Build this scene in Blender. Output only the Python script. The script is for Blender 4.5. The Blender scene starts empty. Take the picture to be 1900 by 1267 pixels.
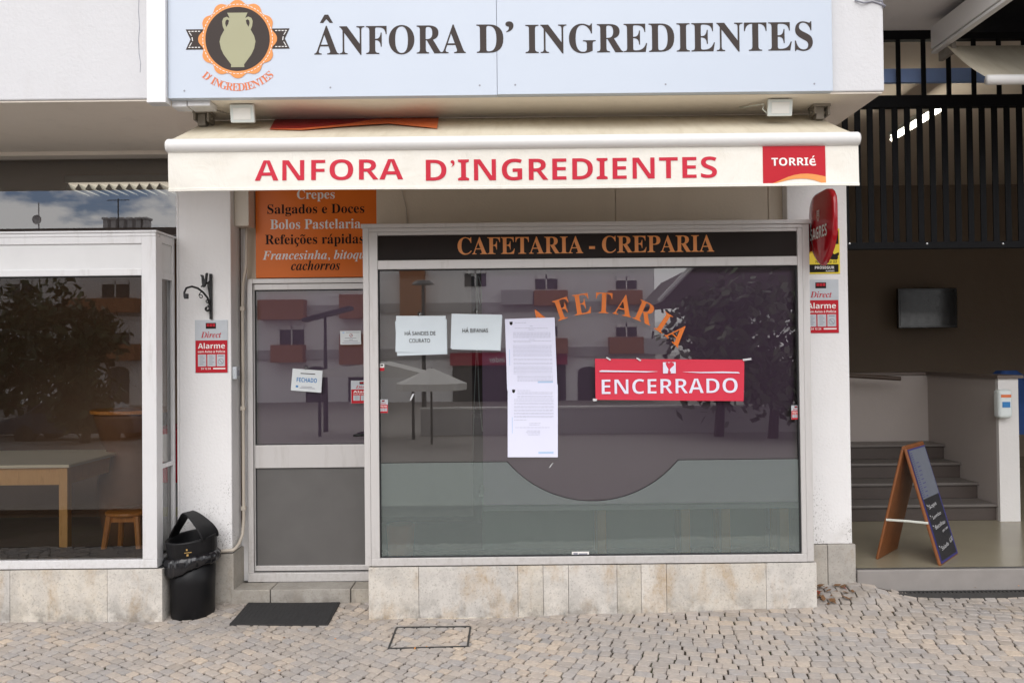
import bpy, bmesh, math, random
from mathutils import Vector, Matrix
R = math.radians
rnd = random.Random(7)
SC = bpy.context.scene
COL = SC.collection

# ---------------------------------------------------------------- camera
F, EYE, PITCH, ROLL = 1520.0, 1.82, math.atan((656 - 633.5) / 1520.0), 0.0105
cd = bpy.data.cameras.new('camera'); cam = bpy.data.objects.new('camera', cd); COL.objects.link(cam)
cd.sensor_width = 36; cd.lens = F / 1900 * 36; cd.clip_start = .05; cd.clip_end = 2000
cam.matrix_world = Matrix.Translation((0, 0, EYE)) @ Matrix.Rotation(R(90) + PITCH, 4, 'X') @ Matrix.Rotation(-ROLL, 4, 'Z')
SC.camera = cam

def at(u, v, Y):
    """point of the vertical plane at depth Y seen at photo pixel (u, v)"""
    x, y = (u - 950) / F, -(v - 633.5) / F
    c, s = math.cos(ROLL), math.sin(ROLL)
    x, y = c * x + s * y, -s * x + c * y
    dy, dz = math.cos(PITCH) - y * math.sin(PITCH), math.sin(PITCH) + y * math.cos(PITCH)
    t = Y / dy
    return x * t, EYE + dz * t

# ---------------------------------------------------------------- world, sun, exposure
W = bpy.data.worlds.new('World'); SC.world = W; W.use_nodes = True
nt = W.node_tree; N = nt.nodes; L = nt.links
for n in list(N): N.remove(n)
SUN_EL, SUN_AZ = R(40), R(190)
sky = N.new('ShaderNodeTexSky'); sky.sky_type = 'NISHITA'; sky.sun_disc = False
sky.sun_elevation = SUN_EL; sky.sun_rotation = SUN_AZ; sky.air_density = 1.0; sky.dust_density = 2.0
tc = N.new('ShaderNodeTexCoord'); mp = N.new('ShaderNodeMapping'); mp.inputs['Scale'].default_value = (1, 1, 2.2); mp.inputs['Location'].default_value = (.5, .9, .1)
nz = N.new('ShaderNodeTexNoise'); nz.inputs['Scale'].default_value = 9.0; nz.inputs['Detail'].default_value = 8; nz.inputs['Roughness'].default_value = .55
rp = N.new('ShaderNodeValToRGB'); rp.color_ramp.elements[0].position = .40; rp.color_ramp.elements[1].position = .50
mx = N.new('ShaderNodeMix'); mx.data_type = 'RGBA'; mx.inputs[7].default_value = (12.0, 11.8, 11.7, 1)
bg = N.new('ShaderNodeBackground'); bg.inputs[1].default_value = .09
wo = N.new('ShaderNodeOutputWorld')
L.new(tc.outputs['Generated'], mp.inputs[0]); L.new(mp.outputs[0], nz.inputs['Vector']); L.new(nz.outputs[0], rp.inputs[0])
gap = N.new('ShaderNodeMix'); gap.data_type = 'RGBA'; gap.blend_type = 'MULTIPLY'; gap.inputs[0].default_value = 1; gap.inputs[7].default_value = (.34, .43, .60, 1)   # thin high veil dims the blue between the clouds
L.new(sky.outputs[0], gap.inputs[6]); L.new(gap.outputs[2], mx.inputs[6]); L.new(rp.outputs[0], mx.inputs[0]); L.new(mx.outputs[2], bg.inputs[0]); L.new(bg.outputs[0], wo.inputs[0])
sl = bpy.data.lights.new('sun', 'SUN'); sl.energy = 1.2; sl.angle = R(60); sl.color = (1, .965, .94)
so = bpy.data.objects.new('sun', sl); COL.objects.link(so)
sdir = Vector((math.sin(SUN_AZ) * math.cos(SUN_EL), math.cos(SUN_AZ) * math.cos(SUN_EL), math.sin(SUN_EL)))
so.rotation_euler = sdir.to_track_quat('Z', 'Y').to_euler()
SC.view_settings.view_transform = 'Standard'; SC.view_settings.look = 'None'
SC.view_settings.gamma = 1; SC.view_settings.use_curve_mapping = False; SC.view_settings.exposure = 0.68
try:
    SC.cycles.max_bounces = 10; SC.cycles.transparent_max_bounces = 16; SC.cycles.caustics_reflective = False; SC.cycles.caustics_refractive = True
except Exception: pass

# ---------------------------------------------------------------- materials
def srgb(r, g, b):
    f = lambda c: (c / 255 / 12.92) if c / 255 <= .04045 else ((c / 255 + .055) / 1.055) ** 2.4
    return (f(r), f(g), f(b))
MATS = {}
class Mat:
    def __init__(s, name):
        s.m = bpy.data.materials.new(name); s.m.use_nodes = True; s.t = s.m.node_tree
        s.b = s.t.nodes['Principled BSDF']; s.out = s.t.nodes['Material Output']; MATS[name] = s.m
    def n(s, kind, **kw):
        q = s.t.nodes.new('ShaderNode' + kind)
        for k, v in kw.items():
            if k in ('operation', 'data_type', 'blend_type', 'feature', 'distance', 'noise_dimensions', 'clamp'): setattr(q, k, v)
            else: q.inputs[k].default_value = v
        return q
    def l(s, a, b): s.t.links.new(a, b)
    def pos(s, scale=(1, 1, 1)):
        g = s.n('NewGeometry'); m = s.n('Mapping'); m.inputs['Scale'].default_value = scale
        s.l(g.outputs['Position'], m.inputs[0]); return m.outputs[0]
    def noise(s, scale, detail=4, rough=.55, vec=None, dist=0):
        q = s.n('TexNoise', Scale=scale, Detail=detail, Roughness=rough, Distortion=dist)
        s.l(vec or s.pos(), q.inputs['Vector']); return q.outputs[0]
    def ramp(s, fac, stops):
        q = s.n('ValToRGB'); e = q.color_ramp.elements
        while len(e) < len(stops): e.new(.5)
        for i, (p, c) in enumerate(stops): e[i].position = p; e[i].color = (*c, 1) if len(c) == 3 else c
        s.l(fac, q.inputs[0]); return q.outputs[0]
    def mix(s, fac, a, b, mode='MIX'):
        q = s.n('Mix', data_type='RGBA', blend_type=mode)
        for i, v in ((0, fac), (6, a), (7, b)):
            if hasattr(v, 'links'): s.l(v, q.inputs[i])
            elif i == 0: q.inputs[0].default_value = v
            else: q.inputs[i].default_value = (*v, 1)
        return q.outputs[2]
    def math(s, op, a, b=0.0):
        q = s.n('Math', operation=op)
        for i, v in enumerate((a, b)):
            if hasattr(v, 'links'): s.l(v, q.inputs[i])
            else: q.inputs[i].default_value = v
        return q.outputs[0]
    def z(s):
        g = s.n('NewGeometry'); q = s.n('SeparateXYZ'); s.l(g.outputs['Position'], q.inputs[0]); return q.outputs
    def color(s, c):
        if hasattr(c, 'links'): s.l(c, s.b.inputs['Base Color'])
        else: s.b.inputs['Base Color'].default_value = (*c, 1)
    def bump(s, h, strength=.3, dist=.01):
        q = s.n('Bump', Strength=strength, Distance=dist); s.l(h, q.inputs['Height']); s.l(q.outputs[0], s.b.inputs['Normal'])
    def done(s, rough=.6, metal=0, spec=.5):
        if hasattr(rough, 'links'): s.l(rough, s.b.inputs['Roughness'])
        else: s.b.inputs['Roughness'].default_value = rough
        s.b.inputs['Metallic'].default_value = metal; s.b.inputs['Specular IOR Level'].default_value = spec
        return s.m

def plain(name, c, rough=.5, metal=0, var=.06, scale=6, spec=.5, bump=0, bscale=200):
    """a colour with slight uneven wear"""
    M = Mat(name); f = M.noise(scale, 5)
    M.color(M.mix(f, tuple(x * (1 - var) for x in c), tuple(min(1, x * (1 + var)) for x in c)))
    if bump: M.bump(M.noise(bscale, 3), bump, .002)
    rr = M.n('MapRange'); M.l(M.noise(scale * 3, 3), rr.inputs[0]); rr.inputs[3].default_value = max(0, rough - .08); rr.inputs[4].default_value = min(1, rough + .08)
    return M.done(rr.outputs[0], metal, spec)

def plaster(name, c, stain=.25, low=0):
    M = Mat(name); x, y, z = M.z()
    base = M.mix(M.noise(1.3, 6), tuple(v * .95 for v in c), tuple(min(1, v * 1.03) for v in c))
    st = M.ramp(M.noise(2.0, 7, .65, M.pos((3.0, 3.0, .5))), [(.52, (0, 0, 0)), (.78, (1, 1, 1))])       # water runs
    base = M.mix(M.math('MULTIPLY', st, stain), base, (.40, .36, .30))
    if low:   # flaking dark specks of splashed dirt low on the wall
        sp = M.ramp(M.noise(95, 4, .7), [(.57, (0, 0, 0)), (.62, (1, 1, 1))])
        bl = M.ramp(M.noise(2.7, 2, .4, M.pos((1.3, 1.3, 1))), [(.48, (0, 0, 0)), (.66, (1, 1, 1))])
        zz = M.n('MapRange'); M.l(z, zz.inputs[0]); zz.inputs[1].default_value = 1.25; zz.inputs[2].default_value = .55
        base = M.mix(M.math('MULTIPLY', M.math('MULTIPLY', sp, bl), M.math('MULTIPLY', zz.outputs[0], low)), base, (.13, .12, .10))
        ed = M.ramp(M.noise(5, 5, .6), [(.45, (0, 0, 0)), (.75, (1, 1, 1))])
        z2 = M.n('MapRange'); M.l(z, z2.inputs[0]); z2.inputs[1].default_value = .75; z2.inputs[2].default_value = .38
        base = M.mix(M.math('MULTIPLY', M.math('MULTIPLY', ed, z2.outputs[0]), .45), base, (.30, .27, .22))
    M.color(base)
    M.bump(M.math('ADD', M.noise(55, 4), M.math('MULTIPLY', M.noise(7, 3), 1.5)), .35, .006)
    return M.done(.85, 0, .2)

plaster('white_plaster', (.655, .655, .67), .12)
plaster('column_plaster', (.80, .79, .785), .10, 1.0)
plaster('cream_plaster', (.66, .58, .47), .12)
plaster('soffit_paint', (.86, .79, .70), .15)
plaster('ceiling_paint', (.84, .81, .79), .05)
plaster('hall_wall', (.25, .20, .16), .05); plaster('hall_ceiling', (.80, .70, .62), .05); plaster('shaded_parapet', (.42, .375, .35), .05)  # last one: white parapet wall with the passage's shade put into its colour
plaster('hall_white', (.72, .70, .68), .1)

def stone(name, warm=1.0, dark=0.0):
    M = Mat(name); g = M.n('NewGeometry'); x, y, z = M.z()
    isl = g.outputs['Random Per Island']
    base = M.ramp(isl, [(0, (.48, .43, .35)), (.35, (.64, .60, .54)), (.7, (.56, .535, .50)), (1, (.68, .60, .47))])
    cl = M.n('TexNoise', Scale=5.0, Detail=8, Roughness=.62, Distortion=.4); M.l(M.pos(), cl.inputs['Vector'])
    base = M.mix(M.ramp(cl.outputs[0], [(.38, (0, 0, 0)), (.62, (1, 1, 1))]), base, (.36, .345, .33), 'MIX') if False else M.mix(M.math('MULTIPLY', M.ramp(cl.outputs[0], [(.45, (0, 0, 0)), (.60, (1, 1, 1))]), .45), base, (.36, .345, .325))
    rust = M.ramp(M.noise(3.4, 10, .68, M.pos((1.5, 1.5, .8)), .4), [(.50, (0, 0, 0)), (.66, (1, 1, 1))])
    base = M.mix(M.math('MULTIPLY', rust, .80 * warm), base, (.42, .30, .175))
    pit = M.ramp(M.noise(75, 6, .75), [(.54, (0, 0, 0)), (.64, (1, 1, 1))])
    fine = M.ramp(M.noise(22, 8, .72, None, .6), [(.40, (0, 0, 0)), (.60, (1, 1, 1))]); base = M.mix(M.math('MULTIPLY', fine, .35), base, (.66, .63, .58))
    base = M.mix(M.math('MULTIPLY', pit, .45), base, (.20, .18, .155))
    zz = M.n('MapRange'); M.l(z, zz.inputs[0]); zz.inputs[1].default_value = .20; zz.inputs[2].default_value = .02
    mo = M.ramp(M.noise(9, 6, .65), [(.42, (0, 0, 0)), (.62, (1, 1, 1))])
    base = M.mix(M.math('MULTIPLY', M.math('MULTIPLY', mo, zz.outputs[0]), .65), base, (.14, .125, .11))
    if dark: base = M.mix(dark, base, (.18, .155, .12))
    M.color(base); M.bump(M.math('ADD', M.noise(40, 6), pit), .35, .004)
    return M.done(.75, 0, .3)
stone('limestone', .9); stone('worn_limestone', .6, .35); stone('step_stone', .2, .45)

def cobble(name):
    M = Mat(name); g = M.n('NewGeometry'); isl = g.outputs['Random Per Island']
    base = M.ramp(isl, [(0, (.43, .365, .305)), (.22, (.43, .40, .385)), (.45, (.60, .49, .385)), (.72, (.49, .45, .42)), (.9, (.66, .54, .42)), (1, (.35, .33, .32))])
    pa = M.ramp(M.noise(1.1, 4, .6), [(.36, (0, 0, 0)), (.62, (1, 1, 1))])
    base = M.mix(M.math('MULTIPLY', pa, .65), base, (.385, .365, .355))
    base = M.mix(M.math('MULTIPLY', M.ramp(M.noise(45, 6, .7), [(.40, (0, 0, 0)), (.75, (1, 1, 1))]), .5), base, (.27, .24, .21))
    base = M.mix(M.math('MULTIPLY', M.ramp(M.noise(14, 5, .6), [(.5, (0, 0, 0)), (.7, (1, 1, 1))]), .35), base, (.58, .50, .42))
    x, y, z = M.z(); q = M.n('MapRange'); M.l(y, q.inputs[0]); q.inputs[1].default_value = 5.25; q.inputs[2].default_value = 5.75
    base = M.mix(M.math('MULTIPLY', M.math('MULTIPLY', M.ramp(M.noise(6, 6, .65), [(.42, (0, 0, 0)), (.66, (1, 1, 1))]), q.outputs[0]), .55), base, (.20, .165, .125))
    M.color(base); M.bump(M.math('ADD', M.noise(28, 5), M.noise(130, 3)), .5, .006)
    return M.done(.7, 0, .35)
cobble('cobble')
M = Mat('joint_sand')
M.color(M.mix(M.ramp(M.noise(3, 5), [(.5, (0, 0, 0)), (.64, (1, 1, 1))]), (.060, .048, .036), (.05, .055, .025))); M.bump(M.noise(120, 3), .6, .004); M.done(.95, 0, .1)
M = Mat('asphalt'); M.color(M.ramp(M.noise(70, 5), [(.3, (.27, .25, .23)), (.7, (.36, .33, .31))])); M.bump(M.noise(200, 3), .5, .004); M.done(.9)
M = Mat('paving_far'); M.color(M.ramp(M.noise(25, 6), [(.3, (.27, .25, .23)), (.7, (.36, .33, .31))])); M.done(.85)

def worn(name, c, rough, metal):
    M = Mat(name); base = M.mix(M.noise(2.5, 4), tuple(v * .95 for v in c), tuple(min(1, v * 1.04) for v in c))
    st = M.ramp(M.noise(6, 7, .7, M.pos((2.5, 2.5, .35))), [(.54, (0, 0, 0)), (.72, (1, 1, 1))]); base = M.mix(M.math('MULTIPLY', st, .28), base, (.34, .31, .27))
    x, y, z = M.z(); q = M.n('MapRange'); M.l(z, q.inputs[0]); q.inputs[1].default_value = .60; q.inputs[2].default_value = .38
    sp = M.ramp(M.noise(38, 6, .7), [(.46, (0, 0, 0)), (.66, (1, 1, 1))]); base = M.mix(M.math('MULTIPLY', M.math('MULTIPLY', sp, q.outputs[0]), .22), base, (.30, .27, .22))
    M.color(base); M.bump(M.noise(90, 3), .05, .001); return M.done(rough, metal)
worn('aluminium', (.62, .60, .585), .38, .25); worn('white_aluminium', (.72, .715, .72), .36, .1)
plain('dark_gasket', (.02, .02, .022), .6)
plain('fascia_brown', (.022, .016, .014), .45, 0, .1, 6, .15)
plain('sign_white', (.53, .59, .68), .32, 0, .015, 1.5)
plain('sign_brown', (.060, .048, .044), .6, 0, .06, 6, .15)
plain('orange_print', (.74, .27, .055), .45)
plain('olive_print', (.36, .35, .21), .45, 0, .04)
plain('red_orange_print', (.70, .17, .05), .45)
plain('white_print', (.82, .80, .77), .5)
plain('board_white', (.72, .72, .72), .4)
plain('dark_print', (.014, .011, .010), .6, 0, .06, 6, .15)
plain('clear_scrap', (.62, .63, .64), .3); plain('grey_print', (.28, .28, .33), .6)
plain('pale_print', (.55, .56, .68), .6)
plain('blue_print', (.03, .20, .48), .5)
plain('cyan_print', (.45, .62, .85), .6)
plain('orange_board', (.74, .165, .014), .35, 0, .05, 2, .3)
plain('window_orange', (.72, .17, .015), .4)
plain('fascia_orange', (.80, .30, .085), .4)
plain('red_print', (.56, .030, .055), .6, 0, .06, 6, .15)
plain('crimson_print', (.48, .014, .026), .5, 0, .06, 6, .2)
plain('dark_red_print', (.30, .012, .010), .45)
plain('silver_print', (.50, .53, .56), .35, .3, .12, 14)
plain('banner_red', (.68, .045, .08), .5, 0, .04, 5, .2, .25, 12)
plain('banner_white', (.80, .80, .93), .5)
plain('notice_paper', (.78, .79, .95), .7, 0, .02)
plain('sleeve_paper', (.66, .735, .78), .35, 0, .05, 9, .5, .2, 25)
plain('card_paper', (.70, .74, .75), .5, 0, .03)
plain('glossy_red', (.42, .006, .014), .12, 0, .04, 3, .6)
plain('yellow_print', (.78, .60, .02), .4)
plain('black_iron', (.016, .016, .017), .5, .3, .1)
plain('black_plastic', (.006, .006, .007), .42, 0, .15, 8, .3)
plain('bin_bag', (.010, .010, .012), .16, 0, .1, 20, .6, .6, 22)
plain('gold_print', (.40, .25, .08), .45)
plain('rubber', (.028, .027, .027), .8, 0, .2, 20)
plain('cast_iron', (.06, .058, .056), .65, .4, .25, 30)
plain('pipe_paint', (.56, .50, .42), .5, 0, .06)
plain('box_cream', (.60, .55, .47), .55, 0, .04)
plain('lamp_white', (.70, .75, .74), .3, 0, .03)
plain('lamp_lens', (.85, .85, .82), .15, 0, .02)
plain('chrome', (.6, .6, .6), .2, .9)
plain('zinc', (.30, .27, .23), .6, .3, .25, 30)
plain('cord_white', (.62, .64, .58), .6)
plain('blind_brown', (.38, .32, .29), .75, 0, .05, 2, .2)
plain('blind_purple', (.50, .32, .52), .7, 0, .05, 2, .2)
plain('blind_rail', (.93, .95, .94), .4)
plain('door_grey', (.120, .115, .110), .42, 0, .16, 5)
plain('screen_black', (.006, .006, .007), .55, 0, .15, 6, .12)
plain('reflected_sky_blue', (.34, .50, .90), .6)  # tone of sky mirrored in the screen's glazing
plain('coat_blue', (.010, .045, .17), .8, 0, .2, 9)
plain('chalkboard', (.018, .018, .022), .5, 0, .3, 15)
plain('board_blue', (.035, .035, .18), .5)
plain('board_paper', (.15, .165, .20), .5, 0, .08, 10)
plain('chalk', (.55, .55, .56), .9)
plain('board_wood', (.22, .075, .022), .5, 0, .25, 12)
plain('tv_black', (.008, .008, .010), .15)
plain('room_brown', (.20, .125, .08), .8, 0, .25, 2)
plain('cabinet_green', (.40, .47, .43), .5); plain('room_floor', (.22, .18, .15), .5, 0, .2, 4)
plain('tv_grey', (.3, .3, .3), .5)
plain('barrel_wood', (.20, .095, .045), .6, 0, .2, 8); plain('rail_brown', (.06, .035, .022), .5)
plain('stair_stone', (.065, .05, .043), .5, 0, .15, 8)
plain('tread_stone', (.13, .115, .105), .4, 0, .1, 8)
plain('capping', (.13, .10, .085), .4)
plain('litter_brown', (.17, .085, .035), .8, 0, .4, 30)
plain('litter_red', (.55, .05, .02), .7)
plain('litter_orange', (.72, .28, .05), .7)
plain('threshold_stone', (.27, .25, .235), .7, 0, .16, 7, .3, .3, 60)
M = Mat('hall_floor'); M.color(M.mix(M.noise(3, 4), (.24, .21, .145), (.29, .26, .185))); M.done(.22, 0, .5)
# awning cloth: cream acrylic with grime streaks that run down the slope
M = Mat('awning_cloth'); f = M.ramp(M.noise(3, 6, .6, M.pos((5, 1, 1))), [(.45, (0, 0, 0)), (.8, (1, 1, 1))])
c = M.mix(M.math('MULTIPLY', f, .5), (.60, .545, .43), (.42, .35, .24))
c = M.mix(M.math('MULTIPLY', M.ramp(M.noise(26, 6, .7), [(.62, (0, 0, 0)), (.8, (1, 1, 1))]), .4), c, (.35, .29, .2))
M.color(c); M.bump(M.math('ADD', M.noise(6, 3), M.math('MULTIPLY', M.noise(500, 2), .2)), .25, .01); M.done(.8, 0, .2)
M = Mat('valance_cloth'); f = M.ramp(M.noise(4, 6, .6, M.pos((1, 1, 2))), [(.5, (0, 0, 0)), (.85, (1, 1, 1))])
M.color(M.mix(M.math('MULTIPLY', f, .35), (.80, .77, .70), (.55, .49, .38))); M.bump(M.noise(7, 4, .6, M.pos((1, 1, .6)), .6), .3, .03); M.done(.8, 0, .2)
plain('bar_white', (.76, .75, .73), .35, 0, .03, 3)
# timber
M = Mat('pale_wood'); g = M.noise(9, 6, .6, M.pos((6, 6, .7)), 1.0)
M.color(M.ramp(g, [(.3, (.66, .34, .11)), (.5, (.78, .44, .16)), (.7, (.72, .38, .13))])); M.bump(g, .1); M.done(.35)
M = Mat('orange_wood'); g = M.noise(9, 6, .6, M.pos((6, 6, .7)), 1.0)
M.color(M.ramp(g, [(.3, (.50, .18, .04)), (.7, (.66, .28, .07))])); M.done(.3)
plain('table_white', (.85, .76, .56), .65, 0, .04, 6, .25)

def glass(name, tint, ior=1.9, rough=0.0, diff=0.0, dcol=(.5, .5, .5), trough=None):
    """one pane as a thin sheet: mirror part by Fresnel (both faces of the pane), the rest see-through"""
    m = bpy.data.materials.new(name); m.use_nodes = True; t = m.node_tree; MATS[name] = m
    for n in list(t.nodes): t.nodes.remove(n)
    o = t.nodes.new('ShaderNodeOutputMaterial'); fr = t.nodes.new('ShaderNodeFresnel'); fr.inputs[0].default_value = ior
    gl = t.nodes.new('ShaderNodeBsdfGlossy'); gl.inputs['Roughness'].default_value = rough
    if trough is None: tr = t.nodes.new('ShaderNodeBsdfTransparent'); tr.inputs[0].default_value = (*tint, 1)
    else:
        tr = t.nodes.new('ShaderNodeBsdfRefraction'); tr.inputs['Color'].default_value = (*tint, 1)
        tr.inputs['IOR'].default_value = 1.02; tr.inputs['Roughness'].default_value = trough
    last = tr.outputs[0]
    if diff:
        d = t.nodes.new('ShaderNodeBsdfDiffuse'); d.inputs[0].default_value = (*dcol, 1)
        mm = t.nodes.new('ShaderNodeMixShader'); mm.inputs[0].default_value = diff
        t.links.new(tr.outputs[0], mm.inputs[1]); t.links.new(d.outputs[0], mm.inputs[2]); last = mm.outputs[0]
    ms = t.nodes.new('ShaderNodeMixShader')
    t.links.new(fr.outputs[0], ms.inputs[0]); t.links.new(last, ms.inputs[1]); t.links.new(gl.outputs[0], ms.inputs[2]); t.links.new(ms.outputs[0], o.inputs[0])
    return m
glass('pane', (.92, .93, .92), 2.75)
glass('clear_pane', (.95, .94, .92), 1.9)
glass('tinted_pane', (.75, .72, .68), 2.9)
glass('film', (.86, .945, .925), 1.3, .35, .20, (.50, .57, .55), .21)
glass('clear_plastic', (.9, .9, .9), 1.6)
def emit(name, c, s):
    M = Mat(name); M.color((.8, .8, .8)); M.b.inputs['Emission Color'].default_value = (*c, 1); M.b.inputs['Emission Strength'].default_value = s; return M.m
emit('tube_light', (1, .93, .75), 12.0)
emit('louvre_light', (1, .90, .76), .45)
plaster('shop_wall', (.27, .17, .11), .1)
# far side of the street
plaster('far_white', (.90, .88, .88), .06)
plain('far_orange', (.40, .17, .08), .8); plain('far_shade', (.05, .05, .055), .4); plain('far_roof', (.10, .085, .08), .8)
plain('far_red', (.40, .02, .05), .6); plain('far_canvas', (.75, .73, .70), .8); plain('far_pole', (.05, .05, .055), .5)
plain('far_wall', (.52, .50, .50), .8); plain('car_blue', (.05, .07, .11), .25); plain('car_white', (.7, .7, .72), .25); plain('car_glass', (.02, .022, .025), .1)
M = Mat('leaf'); g = M.n('NewGeometry'); M.color(M.ramp(g.outputs['Random Per Island'], [(0, (.035, .05, .022)), (1, (.085, .12, .05))])); M.done(.6)
plain('bark', (.06, .045, .035), .9)

# ---------------------------------------------------------------- mesh building
STYLE = {'serif': (0x1D400, 0x1D41A, 0x1D7CE), 'italic': (0x1D468, 0x1D482, 0x1D7CE), 'sans': (0x1D5D4, 0x1D5EE, 0x1D7EC), 'thin': None, 'medium': (0x1D5D4, 0x1D5EE, 0x1D7EC), 'strong': (0x1D5D4, 0x1D5EE, 0x1D7EC)}
ACC = {'Â': ('A', '^'), 'á': ('a', "'"), 'à': ('a', '`'), 'ã': ('a', '~'), 'õ': ('o', '~'), 'ç': ('c', ','), 'í': ('i', "'"), 'é': ('e', "'"), 'Á': ('A', "'"), 'É': ('E', "'"), 'ó': ('o', "'")}
def glyphs(s, st):
    r = STYLE[st]
    if not r: return s
    o = ''
    for c in s:
        if 'A' <= c <= 'Z': o += chr(r[0] + ord(c) - 65)
        elif 'a' <= c <= 'z': o += chr(r[1] + ord(c) - 97)
        elif '0' <= c <= '9': o += chr(r[2] + ord(c) - 48)
        else: o += c
    return o
TXT = {}
def outline(s, st):
    k = (s, st)
    if k not in TXT:
        c = bpy.data.curves.new('lettering', 'FONT'); c.body = glyphs(s, st); c.size = 1; c.resolution_u = 6; c.fill_mode = 'FRONT'; c.offset = {'medium': -.014, 'strong': -.008}.get(st, 0)
        o = bpy.data.objects.new('lettering', c); COL.objects.link(o)
        dg = bpy.context.evaluated_depsgraph_get()
        me = bpy.data.meshes.new_from_object(o.evaluated_get(dg))
        v = [(p.co.x, p.co.y) for p in me.vertices]; f = [tuple(p.vertices) for p in me.polygons]
        bpy.data.objects.remove(o); bpy.data.curves.remove(c); bpy.data.meshes.remove(me)
        TXT[k] = (v, f, min([p[0] for p in v] or [0]), max([p[0] for p in v] or [0]))
    return TXT[k]
def accents(s, st):
    """plain string and small polygons of its accents, in em units"""
    base = ''.join(ACC[c][0] if c in ACC else c for c in s); polys = []
    for i, c in enumerate(s):
        if c not in ACC: continue
        x1 = outline(base[:i + 1], st)[3]; w = outline(base[i], st); w = w[3] - w[2]
        cx = x1 - w / 2; top = max(p[1] for p in outline(base[i], st)[0]); a = ACC[c][1]
        if c == 'í': top -= .12
        if a == "'": polys.append([(cx - .05, top + .06), (cx + .03, top + .06), (cx + .15, top + .22), (cx + .03, top + .22)])
        if a == '`': polys.append([(cx + .05, top + .06), (cx - .03, top + .06), (cx - .15, top + .22), (cx - .03, top + .22)])
        if a == '^': polys += [[(cx - .18, top + .07), (cx - .09, top + .07), (cx, top + .16), (cx, top + .27), (cx - .05, top + .27)], [(cx + .18, top + .07), (cx + .05, top + .27), (cx, top + .27), (cx, top + .16), (cx + .09, top + .07)]]
        if a == '~': polys.append([(cx - .19, top + .06), (cx - .07, top + .13), (cx + .07, top + .05), (cx + .19, top + .16), (cx + .17, top + .20), (cx + .07, top + .15), (cx - .07, top + .23), (cx - .19, top + .12)])
        if a == ',': polys.append([(cx - .02, .02), (cx + .05, .02), (cx + .10, -.06), (cx + .08, -.16), (cx - .08, -.21), (cx - .10, -.17), (cx + .01, -.12), (cx + .01, -.06)])
    return base, polys

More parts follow.
